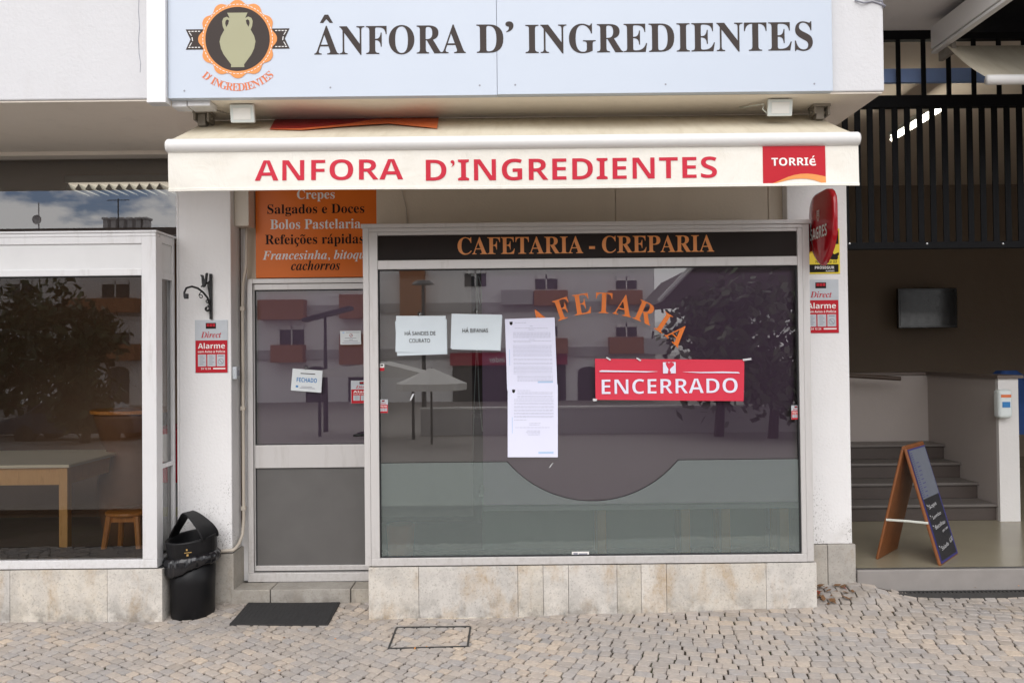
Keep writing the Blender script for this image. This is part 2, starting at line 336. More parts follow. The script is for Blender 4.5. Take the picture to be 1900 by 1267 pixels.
class MB:
    def __init__(s): s.v = []; s.f = []; s.mi = []; s.cur = 0; s.xf = None
    def add(s, vs, fs):
        o = len(s.v)
        s.v += [tuple(s.xf(Vector(p))) if s.xf else tuple(p) for p in vs]
        for f in fs: s.f.append(tuple(o + i for i in f)); s.mi.append(s.cur)
        return s
    def box(s, x0, x1, y0, y1, z0, z1):
        return s.add([(x0, y0, z0), (x1, y0, z0), (x1, y1, z0), (x0, y1, z0), (x0, y0, z1), (x1, y0, z1), (x1, y1, z1), (x0, y1, z1)],
                     [(0, 3, 2, 1), (4, 5, 6, 7), (0, 1, 5, 4), (1, 2, 6, 5), (2, 3, 7, 6), (3, 0, 4, 7)])
    def quad(s, a, b, c, d): return s.add([a, b, c, d], [(0, 1, 2, 3)])
    def poly(s, pts, Y):                      # pts (x, z), one flat face towards -Y
        area = sum(pts[i][0] * pts[(i + 1) % len(pts)][1] - pts[(i + 1) % len(pts)][0] * pts[i][1] for i in range(len(pts)))
        if area < 0: pts = pts[::-1]
        return s.add([(p[0], Y, p[1]) for p in pts], [tuple(range(len(pts)))])
    def prism(s, pts, y0, y1):
        area = sum(pts[i][0] * pts[(i + 1) % len(pts)][1] - pts[(i + 1) % len(pts)][0] * pts[i][1] for i in range(len(pts)))
        if area < 0: pts = pts[::-1]
        n = len(pts)
        return s.add([(p[0], y0, p[1]) for p in pts] + [(p[0], y1, p[1]) for p in pts],
                     [tuple(range(n)), tuple(range(2 * n - 1, n - 1, -1))] + [(i, n + i, n + (i + 1) % n, (i + 1) % n) for i in range(n)])
    def px(s, pts, Y): return s.poly([at(u, v, Y) for u, v in pts], Y)
    def pxrect(s, u0, v0, u1, v1, Y):
        (x0, z1), (x1, z0) = at(u0, v0, Y), at(u1, v1, Y); xa, xb = sorted((x0, x1))
        return s.poly([(xa, z0), (xb, z0), (xb, z1), (xa, z1)], Y)
    def pxslab(s, pts, y0, y1): return s.prism([at(u, v, y0) for u, v in pts], y0, y1)
    def tube(s, path, r, n=10, cap=True):
        path = [Vector(p) for p in path]; rs = r if isinstance(r, (list, tuple)) else [r] * len(path); vs = []; fs = []; up = None
        for i, p in enumerate(path):
            t = (path[min(i + 1, len(path) - 1)] - path[max(i - 1, 0)]).normalized()
            if up is None: up = t.orthogonal().normalized()
            up = (up - t * up.dot(t)); up = up.normalized() if up.length > 1e-6 else t.orthogonal().normalized()
            w = t.cross(up)
            vs += [p + (up * math.cos(6.28319 * k / n) + w * math.sin(6.28319 * k / n)) * rs[i] for k in range(n)]
        for i in range(len(path) - 1):
            for k in range(n):
                a, b = i * n + k, i * n + (k + 1) % n; fs.append((a, b, b + n, a + n))
        if cap: fs += [tuple(range(n - 1, -1, -1)), tuple(range((len(path) - 1) * n, len(path) * n))]
        return s.add(vs, fs)
    def lathe(s, prof, cx, cy, n=32, a0=0, a1=360):
        full = a1 - a0 >= 360; m = n if full else n + 1; vs = []; fs = []
        for r, z in prof:
            for k in range(m):
                a = R(a0 + (a1 - a0) * k / n); vs.append((cx + r * math.cos(a), cy + r * math.sin(a), z))
        for i in range(len(prof) - 1):
            for k in range(n):
                a, b = i * m + k, i * m + (k + 1) % m; fs.append((a, b, b + m, a + m))
        return s.add(vs, fs)
    def disc(s, cx, cz, r, Y, n=40, fn=None):
        return s.poly([(cx + (fn(6.28319 * k / n) if fn else r) * math.cos(6.28319 * k / n), cz + (fn(6.28319 * k / n) if fn else r) * math.sin(6.28319 * k / n)) for k in range(n)], Y)
    def text(s, body, st, x0, x1, zb, cap, Y):
        base, polys = accents(body, st); v, f, bx0, bx1 = outline(base, st)
        sx = (x1 - x0) / max(1e-6, bx1 - bx0); hv = outline('H', st)[0]; sz = cap / max(p[1] for p in hv)
        s.add([(x0 + (p[0] - bx0) * sx, Y, zb + p[1] * sz) for p in v], f)
        for q in polys: s.poly([(x0 + (p[0] - bx0) * sx, zb + p[1] * sz) for p in q], Y)
        return s
    def pxtext(s, body, st, u0, u1, vb, vc, Y):
        """letters fitted between pixel columns u0, u1; vb baseline and vc cap top at the middle of the word; kept level"""
        um = (u0 + u1) / 2; zb = at(um, vb, Y)[1]; zc = at(um, vc, Y)[1]
        return s.text(body, st, at(u0, (vb + vc) / 2, Y)[0], at(u1, (vb + vc) / 2, Y)[0], zb, zc - zb, Y)
    def build(s, name, mats, parent=None, smooth=False, bevel=0, seg=2):
        me = bpy.data.meshes.new(name); me.from_pydata(s.v, [], s.f); me.update()
        for m in ([mats] if isinstance(mats, str) else mats): me.materials.append(MATS[m])
        for p, i in zip(me.polygons, s.mi): p.material_index = i
        if smooth: me.polygons.foreach_set('use_smooth', [True] * len(me.polygons))
        o = bpy.data.objects.new(name, me); COL.objects.link(o)
        if parent is not None:
            o.parent = parent
            if parent.type == 'EMPTY': o.matrix_parent_inverse = Matrix.Translation(-parent.location)
        if bevel:
            b = o.modifiers.new('bevel', 'BEVEL'); b.width = bevel; b.segments = seg; b.limit_method = 'ANGLE'; b.angle_limit = R(40)
        return o
def tag(o, label, cat, group=None):
    o['label'] = label; o['category'] = cat
    if group: o['group'] = group
    return o
def thing(name, loc, label, cat, group=None):
    o = bpy.data.objects.new(name, None); COL.objects.link(o); o.location = loc; o.empty_display_size = .1
    return tag(o, label, cat, group)
def struct(o): o['kind'] = 'structure'; return o
def lab(o, t): o['label'] = t; return o
def copy_thing(root, loc, rz, label, group=None):
    r = root.copy(); COL.objects.link(r); r.location = loc; r.rotation_euler = (0, 0, rz); r['label'] = label
    if group: r['group'] = group
    for ch in list(root.children):
        c = ch.copy(); COL.objects.link(c); c.parent = r
        for g in ch.children:
            d = g.copy(); COL.objects.link(d); d.parent = c
    return r
def sstep(a, b, x):
    t = max(0, min(1, (x - a) / (b - a))); return t * t * (3 - 2 * t)

YB, YC, YD, YW, YS = 5.63, 5.95, 6.20, 4.90, 4.85    # bay front, column front, door plane, upper wall, sign face
def gz(x, y):
    """height of the cobbled pavement"""
    z = .012 + .045 * sstep(-1, 2.2, x) + .008 * sstep(-1, -3.5, x)
    z += (y - YB) * (.075 if y > YB else .022)
    z += (.062 * sstep(1.6, 2.6, x) * sstep(5.45, 5.9, y)) - .075 * sstep(2.45, 2.9, x) * sstep(5.45, 5.85, y)
    z += .006 * math.sin(2.1 * x + .7) * math.sin(1.7 * y) + .004 * math.sin(5.3 * x + 2.1 * y)
    return z

# ================================================================ SETTING
# pavement: real cobbles set in rows that swing from diagonal to nearly level
def make_pavement():
    mb = MB()
    xs = [-14 + .5 * i for i in range(16)] + [-6 + .12 * i for i in range(1, 100)] + [6 + .5 * i for i in range(17)]; ys = [1.2 + .24 * i for i in range(8)] + [3.0 + .08 * i for i in range(41)]   # bed under the stones
    vs = [(x, y, gz(x, y) - .012) for y in ys for x in xs]; n = len(xs)
    mb.add(vs, [(j * n + i, j * n + i + 1, (j + 1) * n + i + 1, (j + 1) * n + i) for j in range(len(ys) - 1) for i in range(n - 1)])
    mb.cur = 1
    def slope(x): return -.62 + .50 * sstep(-.3, 2.4, x) + .12 * math.sin(1.3 * x)
    G0, DX = -7.0, .01; acc = [0.0]
    for i in range(1400): acc.append(acc[-1] + slope(G0 + i * DX) * DX)
    def g(x):
        t = max(0, min(1399, (x - G0) / DX)); i = int(t); return acc[i] + (acc[min(1400, i + 1)] - acc[i]) * (t - i)
    DV = .080; r2 = random.Random(3)
    def bad(x, y):
        return y < 3.3 or y > 6.0 or abs(x) > 5.6 or (-.98 < x < 2.05 and y > YB + .02) or (x < -2.43 and y > YB + .02) or (-2.04 < x < -1.0 and y > 5.95) or (x > 2.5 and y > 5.85)
    def place(cs, lift=0):
        cx = sum(c[0] for c in cs) / 4; cy = sum(c[1] for c in cs) / 4
        z = gz(cx, cy) + r2.uniform(-.002, .002) + lift; tx, ty = r2.uniform(-.018, .018) + (gz(cx + .02, cy) - gz(cx - .02, cy)) / .04, r2.uniform(-.018, .018) + (gz(cx, cy + .02) - gz(cx, cy - .02)) / .04
        ring = []
        for i in range(4):                     # cut corners: eight points round the stone
            a, b = cs[i], cs[(i + 1) % 4]
            k0, k1 = r2.uniform(.06, .20), r2.uniform(.80, .94)
            ring += [(a[0] + (b[0] - a[0]) * k0, a[1] + (b[1] - a[1]) * k0), (a[0] + (b[0] - a[0]) * k1, a[1] + (b[1] - a[1]) * k1)]
        def lay(sh, dz): return [(cx + (p[0] - cx) * sh, cy + (p[1] - cy) * sh, z + dz + (p[0] - cx) * tx + (p[1] - cy) * ty) for p in ring]
        vs = lay(1, -.02) + lay(.99, -.002) + lay(.95, .0008) + [(cx, cy, z + .0015)]
        fs = []
        for L_ in (0, 8):
            fs += [(L_ + i, L_ + (i + 1) % 8, L_ + 8 + (i + 1) % 8, L_ + 8 + i) for i in range(8)]
        fs += [(16 + i, 16 + (i + 1) % 8, 24) for i in range(8)]
        mb.add(vs, fs)
    for j in range(-70, 180):
        x = -5.8 + r2.uniform(0, .1)
        while x < 5.8:
            w = r2.uniform(.066, .108); s0 = slope(x); c0 = math.cos(math.atan(s0)); xe = x + w * c0
            y0 = g(x) + j * DV
            if 3.0 < y0 < 6.3:
                def P2(xx, jj):
                    sl_ = slope(xx); th = math.atan(sl_); xo = xx - (jj - j) * DV * math.cos(th) * math.sin(th)
                    return [xo, g(xo) + jj * DV]
                gap = .0030
                cs = [P2(x + gap, j + .065), P2(xe - gap, j + .065), P2(xe - gap, j + .945), P2(x + gap, j + .945)]
                cs = [(c[0] + r2.uniform(-.0055, .0055), c[1] + r2.uniform(-.0055, .0055)) for c in cs]
                if not all(bad(*c) for c in cs): place(cs)
            x = xe
    struct(mb.build('pavement', ['joint_sand', 'cobble']))
make_pavement()

def sheet(name, pts, mat):
    mb = MB(); mb.add(pts, [tuple(range(len(pts)))]); return struct(mb.build(name, mat))
sheet('kerb', [(-60, .9, -.02), (60, .9, -.02), (60, 1.25, -.03), (-60, 1.25, -.03)], 'worn_limestone')
mb = MB(); mb.add([(-60, -20, -.95), (60, -20, -.95), (60, .9, -.14), (-60, .9, -.14), (-60, .9, -.02), (60, .9, -.02)], [(0, 1, 2, 3), (3, 2, 5, 4)])
struct(mb.build('road', 'asphalt'))
mb = MB(); mb.add([(-400, -600, -.95), (400, -600, -.95), (400, -20.02, -.95), (-400, -20.02, -.95)], [(0, 1, 2, 3)])
mb.add([(-400, -20, -1.2), (400, -20, -1.2), (400, 400, -1.2), (-400, 400, -1.2)], [(0, 1, 2, 3)])
struct(mb.build('ground', 'paving_far'))
mb = MB(); mb.add([(-60, 1.25, -.03), (-14, 1.25, -.03), (-14, 6.3, .03), (-60, 6.3, .03)], [(0, 1, 2, 3)])
mb.add([(14, 1.25, -.03), (60, 1.25, -.03), (60, 6.3, .08), (14, 6.3, .08)], [(0, 1, 2, 3)])
struct(mb.build('pavement', 'paving_far'))

# ================================================================ BUILDING
B = thing('cafe_building', (0, 5.95, 0), 'white rendered building with cafe shopfront, stone base and overhanging upper wall', 'building')
def BP(mb, name, mats, lbl=None, **k):
    o = mb.build(name, mats, B, **k)
    if lbl: o['label'] = lbl
    return o
# upper wall with the soffit under it
mb = MB(); mb.box(-14, 2.255, YW, 16, 3.372, 9); BP(mb, 'upper_wall', 'white_plaster', 'white upper wall with a long crack', bevel=.008)
mb = MB(); mb.box(2.2555, 14, YW, 16, 4.26, 9); mb.cur = 1; mb.box(2.258, 9, YW + .002, YD + .35, 4.24, 4.259); BP(mb, 'ceiling', ['white_plaster', 'ceiling_paint'], 'grey ceiling over the passage entrance')
mb = MB(); mb.box(-8.98, 2.245, YW + .012, YD + .2, 3.362, 3.3715)
mb.box(-8.98, -2.44, YD - .10, YD + .05, 3.335, 3.3618); BP(mb, 'soffit', 'soffit_paint', 'beige soffit under the upper wall')
mb = MB(); cr = [(258, -5), (257, 20), (259, 50), (257, 75), (258, 100), (261, 118), (260, 135)]
for a, b in zip(cr, cr[1:]): mb.px([(a[0] - .7, a[1]), (a[0] + .6, a[1]), (b[0] + .5, b[1]), (b[0] - .5, b[1])], YW - .001)
BP(mb, 'crack', 'grey_print')
# sign side trim and the small mouldings below it
mb = MB(); mb.box(-2.145, -2.032, 4.82, YW - .001, 3.325, 6); mb.box(-2.03, -1.94, 4.90, 5.0, 3.322, 3.360); mb.box(-1.936, -1.80, 4.90, 5.02, 3.326, 3.360); BP(mb, 'side_trim', 'white_aluminium', bevel=.003)
# columns
mb = MB(); mb.box(-2.42, -2.04, YC, 6.7, .40, 3.361); mb.box(-2.438, -2.4205, YC + .003, 6.19, .40, 3.361); BP(mb, 'column', 'column_plaster', 'white column beside the door with stone foot', bevel=.006)
mb = MB(); mb.box(2.012, 2.448, YC, 6.7, .42, 3.361); BP(mb, 'column', 'column_plaster', 'white column between the display window and the passage', bevel=.006)
mb = MB(); mb.box(-2.43, -2.028, YC - .012, 6.7, -.05, .398); BP(mb, 'column_base', 'worn_limestone', bevel=.004)
mb = MB(); mb.box(2.07, 2.262, YC - .012, 6.7, -.05, .416); mb.box(2.266, 2.466, YC - .012, 6.7, -.05, .418); BP(mb, 'column_base', 'worn_limestone', bevel=.004)
# wall over the door and display window, in the shade of the awning
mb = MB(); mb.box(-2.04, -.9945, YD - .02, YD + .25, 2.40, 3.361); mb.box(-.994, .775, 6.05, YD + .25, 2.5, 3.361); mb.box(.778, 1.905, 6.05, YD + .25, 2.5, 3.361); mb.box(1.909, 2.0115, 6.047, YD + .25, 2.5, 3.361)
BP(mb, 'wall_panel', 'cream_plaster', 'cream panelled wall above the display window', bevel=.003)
mb = MB(); x0, z0 = at(452, 427, 6.05); mb.box(-2.039, -1.93, 6.02, YD - .021, 2.78, 3.36); BP(mb, 'junction_box', 'box_cream', bevel=.004)
mb = MB(); mb.tube([(*at(u, v, 6.04)[:1], 6.042, at(u, v, 6.04)[1]) for u, v in ((744, 335), (747, 360), (753, 385), (756, 415))], .004, 6); BP(mb, 'wall_cable', 'pipe_paint', smooth=True)
# reveal behind the door side
mb = MB(); mb.box(-2.04, -1.995, YD - .03, YD + .1, .14, 2.78); BP(mb, 'reveal', 'column_plaster')

# ---- display windows
def slabs(mb, xs, y0, y1, z1, zb=-.12):
    for a, b in zip(xs, xs[1:]):
        mb.box(a + .0012, b - .0012, y0 + rnd.uniform(-.0015, .0015), y1, zb, z1 + rnd.uniform(-.002, .0))
def plinth_joints(us, v, Y): return [at(u, v, Y)[0] for u in us]

# central plinth
mb = MB(); slabs(mb, [-1.0] + plinth_joints([777, 961, 1008, 1055, 1145, 1190, 1237, 1422], 1090, YB) + [2.07], YB, 6.1, .369)
mb.cur = 1; mb.box(-.99, 2.06, YB + .02, 6.1, .369, .374)
mb.cur = 0; mb.box(-.995, 1.0, YB - .004, YB + .0, -.1, .022)
pl = BP(mb, 'plinth', ['limestone', 'dark_gasket'], 'stained limestone plinth under the display window', bevel=.003)
# frame
FW = 'aluminium'
mb = MB()
X0, X1, Z0, Z1 = -1.022, 2.055, .376, 2.713
GX0, GX1, GZ0, GZ1 = -.920, 1.972, .430, 2.408
mb.box(X0, -.980, YB + .004, YB + .07, Z0, Z1)                        # corner post
mb.box(-.9785, GX0, YB, YB + .06, GZ0 - .0005, 2.665)                 # left stile
mb.box(GX1, 2.005, YB, YB + .06, GZ0 - .0005, 2.665); mb.box(2.0065, X1, YB + .004, YB + .07, Z0, Z1)
mb.box(-.9785, 2.005, YB - .001, YB + .06, Z0, GZ0 - .001)            # bottom rail
mb.box(GX0 + .0005, GX1 - .0005, YB + .001, YB + .06, GZ1, 2.470)     # middle rail
mb.box(-.9785, 2.005, YB - .001, YB + .06, 2.666, 2.692); mb.box(X0 - .01, X1 + .01, YB - .012, 6.05, 2.6925, Z1 + .008)
mb.box(GX0 + .0005, GX1 - .0005, YB + .003, YB + .06, 2.643, 2.6655)
mb.box(X1 - .03, X1 - .001, YB + .071, 6.1, Z0, 2.69); mb.box(X0 + .001, X0 + .03, YB + .071, 6.1, Z0, 2.69)
mb.cur = 1
for (a, b, c, d) in ((GX0, GX1, GZ0, GZ0 + .007), (GX0, GX1, GZ1 - .008, GZ1), (GX0, GX0 + .007, GZ0, GZ1), (GX1 - .008, GX1, GZ0, GZ1)):
    mb.box(a + .0004, b - .0004, YB + .012, YB + .04, c + .0004, d - .0004)
win = BP(mb, 'display_window', [FW, 'dark_gasket'], 'cafe display window in an aluminium frame with closed notices', bevel=.0025)
YG = YB + .030
mb = MB(); mb.quad((GX0, YG, GZ0), (GX1, YG, GZ0), (GX1, YG, GZ1), (GX0, YG, GZ1)); mb.build('glass_pane', 'pane', win)
mb = MB(); mb.box(GX0 + .0005, GX1 - .0005, YB + .02, YB + .04, 2.4705, 2.6425); mb.build('fascia_panel', 'fascia_brown', win)
mb = MB(); Y = YB + .018
mb.pxtext('CAFETARIA', 'serif', 849, 1082, 471, 440, Y); mb.build('fascia_lettering', 'fascia_orange', win); mb = MB(); mb.pxtext('CREPARIA', 'serif', 1117, 1325, 468, 437.5, Y); mb.pxrect(1093, 457, 1104, 462, Y)
mb.build('fascia_lettering', 'fascia_orange', win)
# frosted film with the round notch
mb = MB(); YF = YG - .004
cx, cz = at(1098, 722, YF); rr = 206 / F * YF
zl = at(820, 857.5, YF)[1]
a0 = math.asin(max(-1, min(1, (zl - cz) / rr))); arc = []
for k in range(41):
    a = math.pi - a0 + (2 * a0 + math.pi) * k / 40 if False else None
ang0, ang1 = math.pi - a0, 2 * math.pi + a0
arc = [(cx + rr * math.cos(ang0 + (ang1 - ang0) * k / 48), cz + rr * math.sin(ang0 + (ang1 - ang0) * k / 48)) for k in range(49)]
z0 = GZ0 + .008
top = [(GX0 + .008, zl)] + arc + [(GX1 - .009, zl)]
for a, b in zip(top, top[1:]): mb.add([(a[0], YF, z0), (b[0], YF, z0), (b[0], YF, b[1]), (a[0], YF, a[1])], [(0, 1, 2, 3)])
mb.build('frosted_film', 'film', win)
mb = MB()
for a, b in zip(top, top[1:]):
    d = Vector((b[0] - a[0], b[1] - a[1])); n_ = Vector((-d.y, d.x)).normalized() * .0018
    mb.add([(a[0] - n_.x, YF - .001, a[1] - n_.y), (b[0] - n_.x, YF - .001, b[1] - n_.y), (b[0] + n_.x, YF - .001, b[1] + n_.y), (a[0] + n_.x, YF - .001, a[1] + n_.y)], [(0, 1, 2, 3)])
mb.build('film_edge', 'dark_print', win)
# arched lettering on the glass
mb = MB(); YL = YG - .003
cx, cz = at(1112, 776, YL); ca, cap = 195 / F * YL, 38 / F * YL
for ch, deg in zip('CAFETARIA', (-42, -30, -17.9, -8, 3, 13, 24.2, 34.6, 43.8)):
    v, f, b0, b1 = outline(ch, 'serif'); H_ = max(p[1] for p in outline('H', 'serif')[0]); k = cap / H_; a = R(deg)
    mb.add([(cx + (ca + p[1] * k) * math.sin(a) + (p[0] - (b0 + b1) / 2) * k * .92 * math.cos(a), YL, cz + (ca + p[1] * k) * math.cos(a) - (p[0] - (b0 + b1) / 2) * k * .92 * math.sin(a)) for p in v], f)
mb.build('arched_lettering', 'window_orange', win)
mb = MB(); mb.pxrect(1061, 1023, 1093, 1031, YF - .002); mb.cur = 1; mb.pxrect(1064, 1025, 1072, 1029, YF - .003); mb.pxrect(1074, 1026, 1090, 1028, YF - .003)
mb.build('maker_label', ['white_print', 'grey_print'], win)

# ---- door
mb = MB()
DX0, DX1 = -1.985, -1.0
mb.box(DX0, -1.945, YD - .06, YD + .02, .205, 2.40); mb.box(-1.9445, DX1, YD - .06, YD + .02, 2.365, 2.40); mb.box(DX0, DX1, YD - .075, YD + .03, .141, .2045)
BP(mb, 'door_frame', FW, bevel=.0025)
mb = MB(); a = .215
LX0, LX1 = -1.942, -1.0; PX0, PX1 = at(476, 700, YD)[0], -1.005
pz1, pz0 = at(570, 538, YD)[1], at(570, 824, YD)[1]; qz1, qz0 = at(570, 866, YD)[1], at(570, 1046, YD)[1]
mb.box(LX0, PX0, YD - .045, YD, a, 2.362); mb.box(PX0 + .0005, PX1, YD - .044, YD, pz1, 2.362); mb.box(PX0 + .0005, PX1, YD - .044, YD, qz1, pz0); mb.box(PX0 + .0005, PX1, YD - .044, YD, a, qz0)
mb.cur = 1; mb.box(PX0, PX0 + .006, YD - .03, YD - .01, qz0, qz1); mb.box(PX0, PX1, YD - .03, YD - .01, pz1 - .008, pz1); mb.box(PX0, PX1, YD - .03, YD - .01, qz1 - .006, qz1); mb.box(PX0, PX1, YD - .03, YD - .01, pz0, pz0 + .006)
mb.box(PX0, PX0 + .006, YD - .03, YD - .01, pz0 + .007, pz1 - .009)
door = BP(mb, 'door', [FW, 'dark_gasket'], 'aluminium door with dark glass and closed sign', bevel=.0025)
mb = MB(); y = YD - .022; mb.quad((PX0, y, pz0), (PX1, y, pz0), (PX1, y, pz1), (PX0, y, pz1)); mb.build('glass_pane', 'pane', door)
mb = MB(); mb.box(PX0 + .006, PX1, YD - .024, YD - .01, qz0 + .001, qz1 - .007); mb.build('lower_panel', 'door_grey', door)
mb = MB(); hx, hz = at(672, 806, YD - .1); mb.tube([(hx + .05, YD - .03, hz), (hx + .04, YD - .1, hz), (hx - .04, YD - .1, hz - .004), (hx - .065, YD - .095, hz - .008)], [.011, .012, .011, .008]); mb.build('handle', 'black_plastic', door, smooth=True)
# step
mb = MB(); mb.box(-2.045, -1.765, 5.93, YD - .076, -.1, .138); mb.box(-1.758, -1.185, 5.93, YD - .076, -.1, .139); mb.box(-1.178, -1.0, 5.93, YD - .076, -.1, .138)
mb.cur = 1; mb.box(-2.0, -1.1, 5.945, YD - .08, 0, .130)
BP(mb, 'step', ['step_stone', 'dark_gasket'], 'worn stone step below the door', bevel=.004)

# ---- neighbouring shop bay
mb = MB(); slabs(mb, [-5.6, -4.6] + plinth_joints([18, 199], 1100, YB) + [-2.41], YB, 6.3, .374); mb.cur = 1; mb.box(-5.6, -2.42, YB + .02, 6.3, .374, .379)
BP(mb, 'plinth', ['limestone', 'dark_gasket'], 'pale limestone plinth under the neighbouring shop window', bevel=.003)
FL = 'white_aluminium'
SX1 = -2.445; gx1, gz0_, gz1_ = -2.545, .437, 2.385
fz0, fz1 = at(130, 507, YB)[1], at(130, 452, YB)[1]
mb = MB()
mb.box(gx1, SX1, YB, YB + .07, .44 - .002, 2.655); mb.box(-5.6, SX1, YB - .001, YB + .07, .381, .4375)
mb.box(-5.6, gx1 - .0005, YB + .001, YB + .06, gz1_, 2.430); mb.box(-5.6, SX1, YB - .001, YB + .06, 2.6555, 2.680); mb.box(-5.6, SX1 + .008, YB - .01, YD, 2.6805, 2.695)
mb.box(-5.6, gx1 - .0005, YB + .002, YB + .06, 2.605, 2.655)
mb.box(-5.6, -4.9, YB + .001, YB + .06, .438, 2.385)
# side return
mb.box(SX1 - .045, SX1 - .001, YB + .0705, YB + .10, .381, 2.68); mb.box(SX1 - .045, SX1 - .001, 5.91, 5.945, .381, 2.68)
mb.box(SX1 - .044, SX1 - .002, YB + .1005, 5.909, .381, .43); mb.box(SX1 - .044, SX1 - .002, YB + .1005, 5.909, 2.37, 2.42); mb.box(SX1 - .044, SX1 - .002, YB + .1005, 5.909, 2.62, 2.679); mb.box(SX1 - .044, SX1 - .002, YB + .1005, 5.909, 1.045, 1.075)
mb.cur = 1; mb.box(SX1 - .04, SX1 - .012, 5.9455, YC + .01, .381, 2.68)
mb.box(-4.9, gx1 - .0006, YB + .012, YB + .04, gz1_ - .008, gz1_ - .0005)
lw = BP(mb, 'display_window', [FL, 'dark_gasket'], 'neighbouring shop window in a white frame, table behind it', bevel=.0025)
mb = MB(); mb.quad((-4.9, YG, .43), (gx1 + .002, YG, .43), (gx1 + .002, YG, gz1_), (-4.9, YG, gz1_)); mb.build('glass_pane', 'clear_pane', lw)
mb = MB(); x = SX1 - .02; mb.quad((x, YB + .10, .43), (x, 5.91, .43), (x, 5.91, 2.37), (x, YB + .10, 2.37)); mb.build('side_pane', 'pane', lw)
mb = MB(); mb.box(-5.6, gx1 - .001, YB + .014, YB + .03, 2.4305, 2.6045); mb.box(SX1 - .035, SX1 - .012, YB + .101, 5.908, 2.421, 2.619); mb.build('fascia_panel', 'board_white', lw)
# window high above the bay
mb = MB(); mb.box(-9, -2.43, YD + .001, YD + .06, 2.70, 2.74); mb.box(-6.0, -5.94, YD, YD + .06, 2.7401, 3.335); mb.box(-2.47, -2.431, YD + .001, YD + .06, 2.7401, 3.335); tw = BP(mb, 'transom_window', 'dark_gasket', 'high dark window over the neighbouring shop bay')
mb = MB(); mb.quad((-9, YD + .02, 2.74), (-2.47, YD + .02, 2.74), (-2.47, YD + .02, 3.335), (-9, YD + .02, 3.335)); mb.build('glass_pane', 'tinted_pane', tw)
mb = MB(); mb.box(-9, -5.6, YC, 6.6, -.1, 2.69); BP(mb, 'side_wall', 'white_plaster')

# ---- rooms behind the glass
mb = MB()
mb.quad((-9, 8.3, .1), (-2.425, 8.3, .1), (-2.425, 8.3, 3.36), (-9, 8.3, 3.36)); mb.quad((-2.425, 8.3, .1), (-2.425, 6.65, .1), (-2.425, 6.65, 3.36), (-2.425, 8.3, 3.36))
mb.quad((-9, 6.6, .1), (-9, 8.3, .1), (-9, 8.3, 3.36), (-9, 6.6, 3.36)); mb.quad((-9, 6.26, 3.35), (-2.4, 6.26, 3.35), (-2.4, 8.3, 3.35), (-9, 8.3, 3.35))
BP(mb, 'shop_room_wall', 'shop_wall', 'warm brown walls inside the neighbouring shop')
mb = MB(); mb.quad((-9, 5.69, .22), (-2.46, 5.69, .22), (-2.46, 8.3, .22), (-9, 8.3, .22)); BP(mb, 'shop_room_floor', 'room_floor')
mb = MB(); mb.quad((-2.03, 9.5, .1), (2.44, 9.5, .1), (2.44, 9.5, 3), (-2.03, 9.5, 3)); mb.quad((2.44, 9.5, .1), (2.44, 6.7, .1), (2.44, 6.7, 3), (2.44, 9.5, 3)); mb.quad((-2.03, 6.7, .1), (-2.03, 9.5, .1), (-2.03, 9.5, 3), (-2.03, 6.7, 3)); mb.quad((-2.03, 6.46, 2.69), (2.44, 6.46, 2.69), (2.44, 9.5, 2.69), (-2.03, 9.5, 2.69))
BP(mb, 'cafe_room_wall', 'room_brown'); mb = MB(); mb.quad((-.98, 5.69, .2), (2.0, 5.69, .2), (2.0, 6.2, .2), (-.98, 6.2, .2)); mb.quad((-2.03, 6.22, .2), (2.44, 6.22, .2), (2.44, 9.5, .2), (-2.03, 9.5, .2)); BP(mb, 'cafe_room_floor', 'room_floor')

# ---- passage
PF = .244
mb = MB(); mb.box(2.47, 9, YC - .03, YC + .0, -.1, PF - .008); BP(mb, 'threshold', 'threshold_stone', 'grey stone threshold of the passage', bevel=.008)
mb = MB(); mb.quad((2.449, YC + .001, PF), (9, YC + .001, PF), (9, 14, PF), (2.449, 14, PF)); BP(mb, 'passage_floor', 'hall_floor', 'shiny olive floor of the passage')
mb = MB(); mb.quad((2.449, 6.25, PF), (2.449, 12, PF), (2.449, 12, 4.24), (2.449, 6.25, 4.24)); mb.quad((2.449, 12, PF), (9, 12, PF), (9, 12, 4.24), (2.449, 12, 4.24)); mb.quad((9, 12, PF), (9, 6.2, PF), (9, 6.2, 4.24), (9, 12, 4.24)); 
mb.quad((2.4495, 5.952, PF), (2.4495, 6.7, PF), (2.4495, 6.7, .3), (2.4495, 5.952, .3))
BP(mb, 'passage_wall', 'hall_wall', 'dim brown walls inside the passage')
mb = MB()
for k in range(4):
    y0, z0 = 7.56 + .30 * k, PF + .15 * k
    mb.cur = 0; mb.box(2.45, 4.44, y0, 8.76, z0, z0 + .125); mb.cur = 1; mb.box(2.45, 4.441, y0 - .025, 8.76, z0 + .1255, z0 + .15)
BP(mb, 'stairs', ['stair_stone', 'tread_stone'], 'four brown stone steps inside the passage', bevel=.004)
mb = MB(); mb.box(2.4495, 9, 6.28, 12, 4.228, 4.236); BP(mb, 'passage_ceiling', 'hall_ceiling')
mb = MB(); mb.box(4.4415, 4.625, 7.5, 7.54, PF, 1.545); mb.cur = 1; mb.box(4.4415, 4.625, 7.5402, 8.95, PF, 1.545); mb.box(2.45, 4.441, 8.77, 8.95, .8, 1.545); BP(mb, 'parapet', ['hall_white', 'shaded_parapet'], 'low wall beside the stairs with a white end')  # inner faces get the darker shade colour, only the end stays white
mb = MB(); mb.box(4.42, 4.66, 7.47, 8.97, 1.546, 1.575); mb.box(2.45, 4.4195, 8.75, 8.97, 1.546, 1.575); BP(mb, 'parapet_cap', 'capping', bevel=.003)
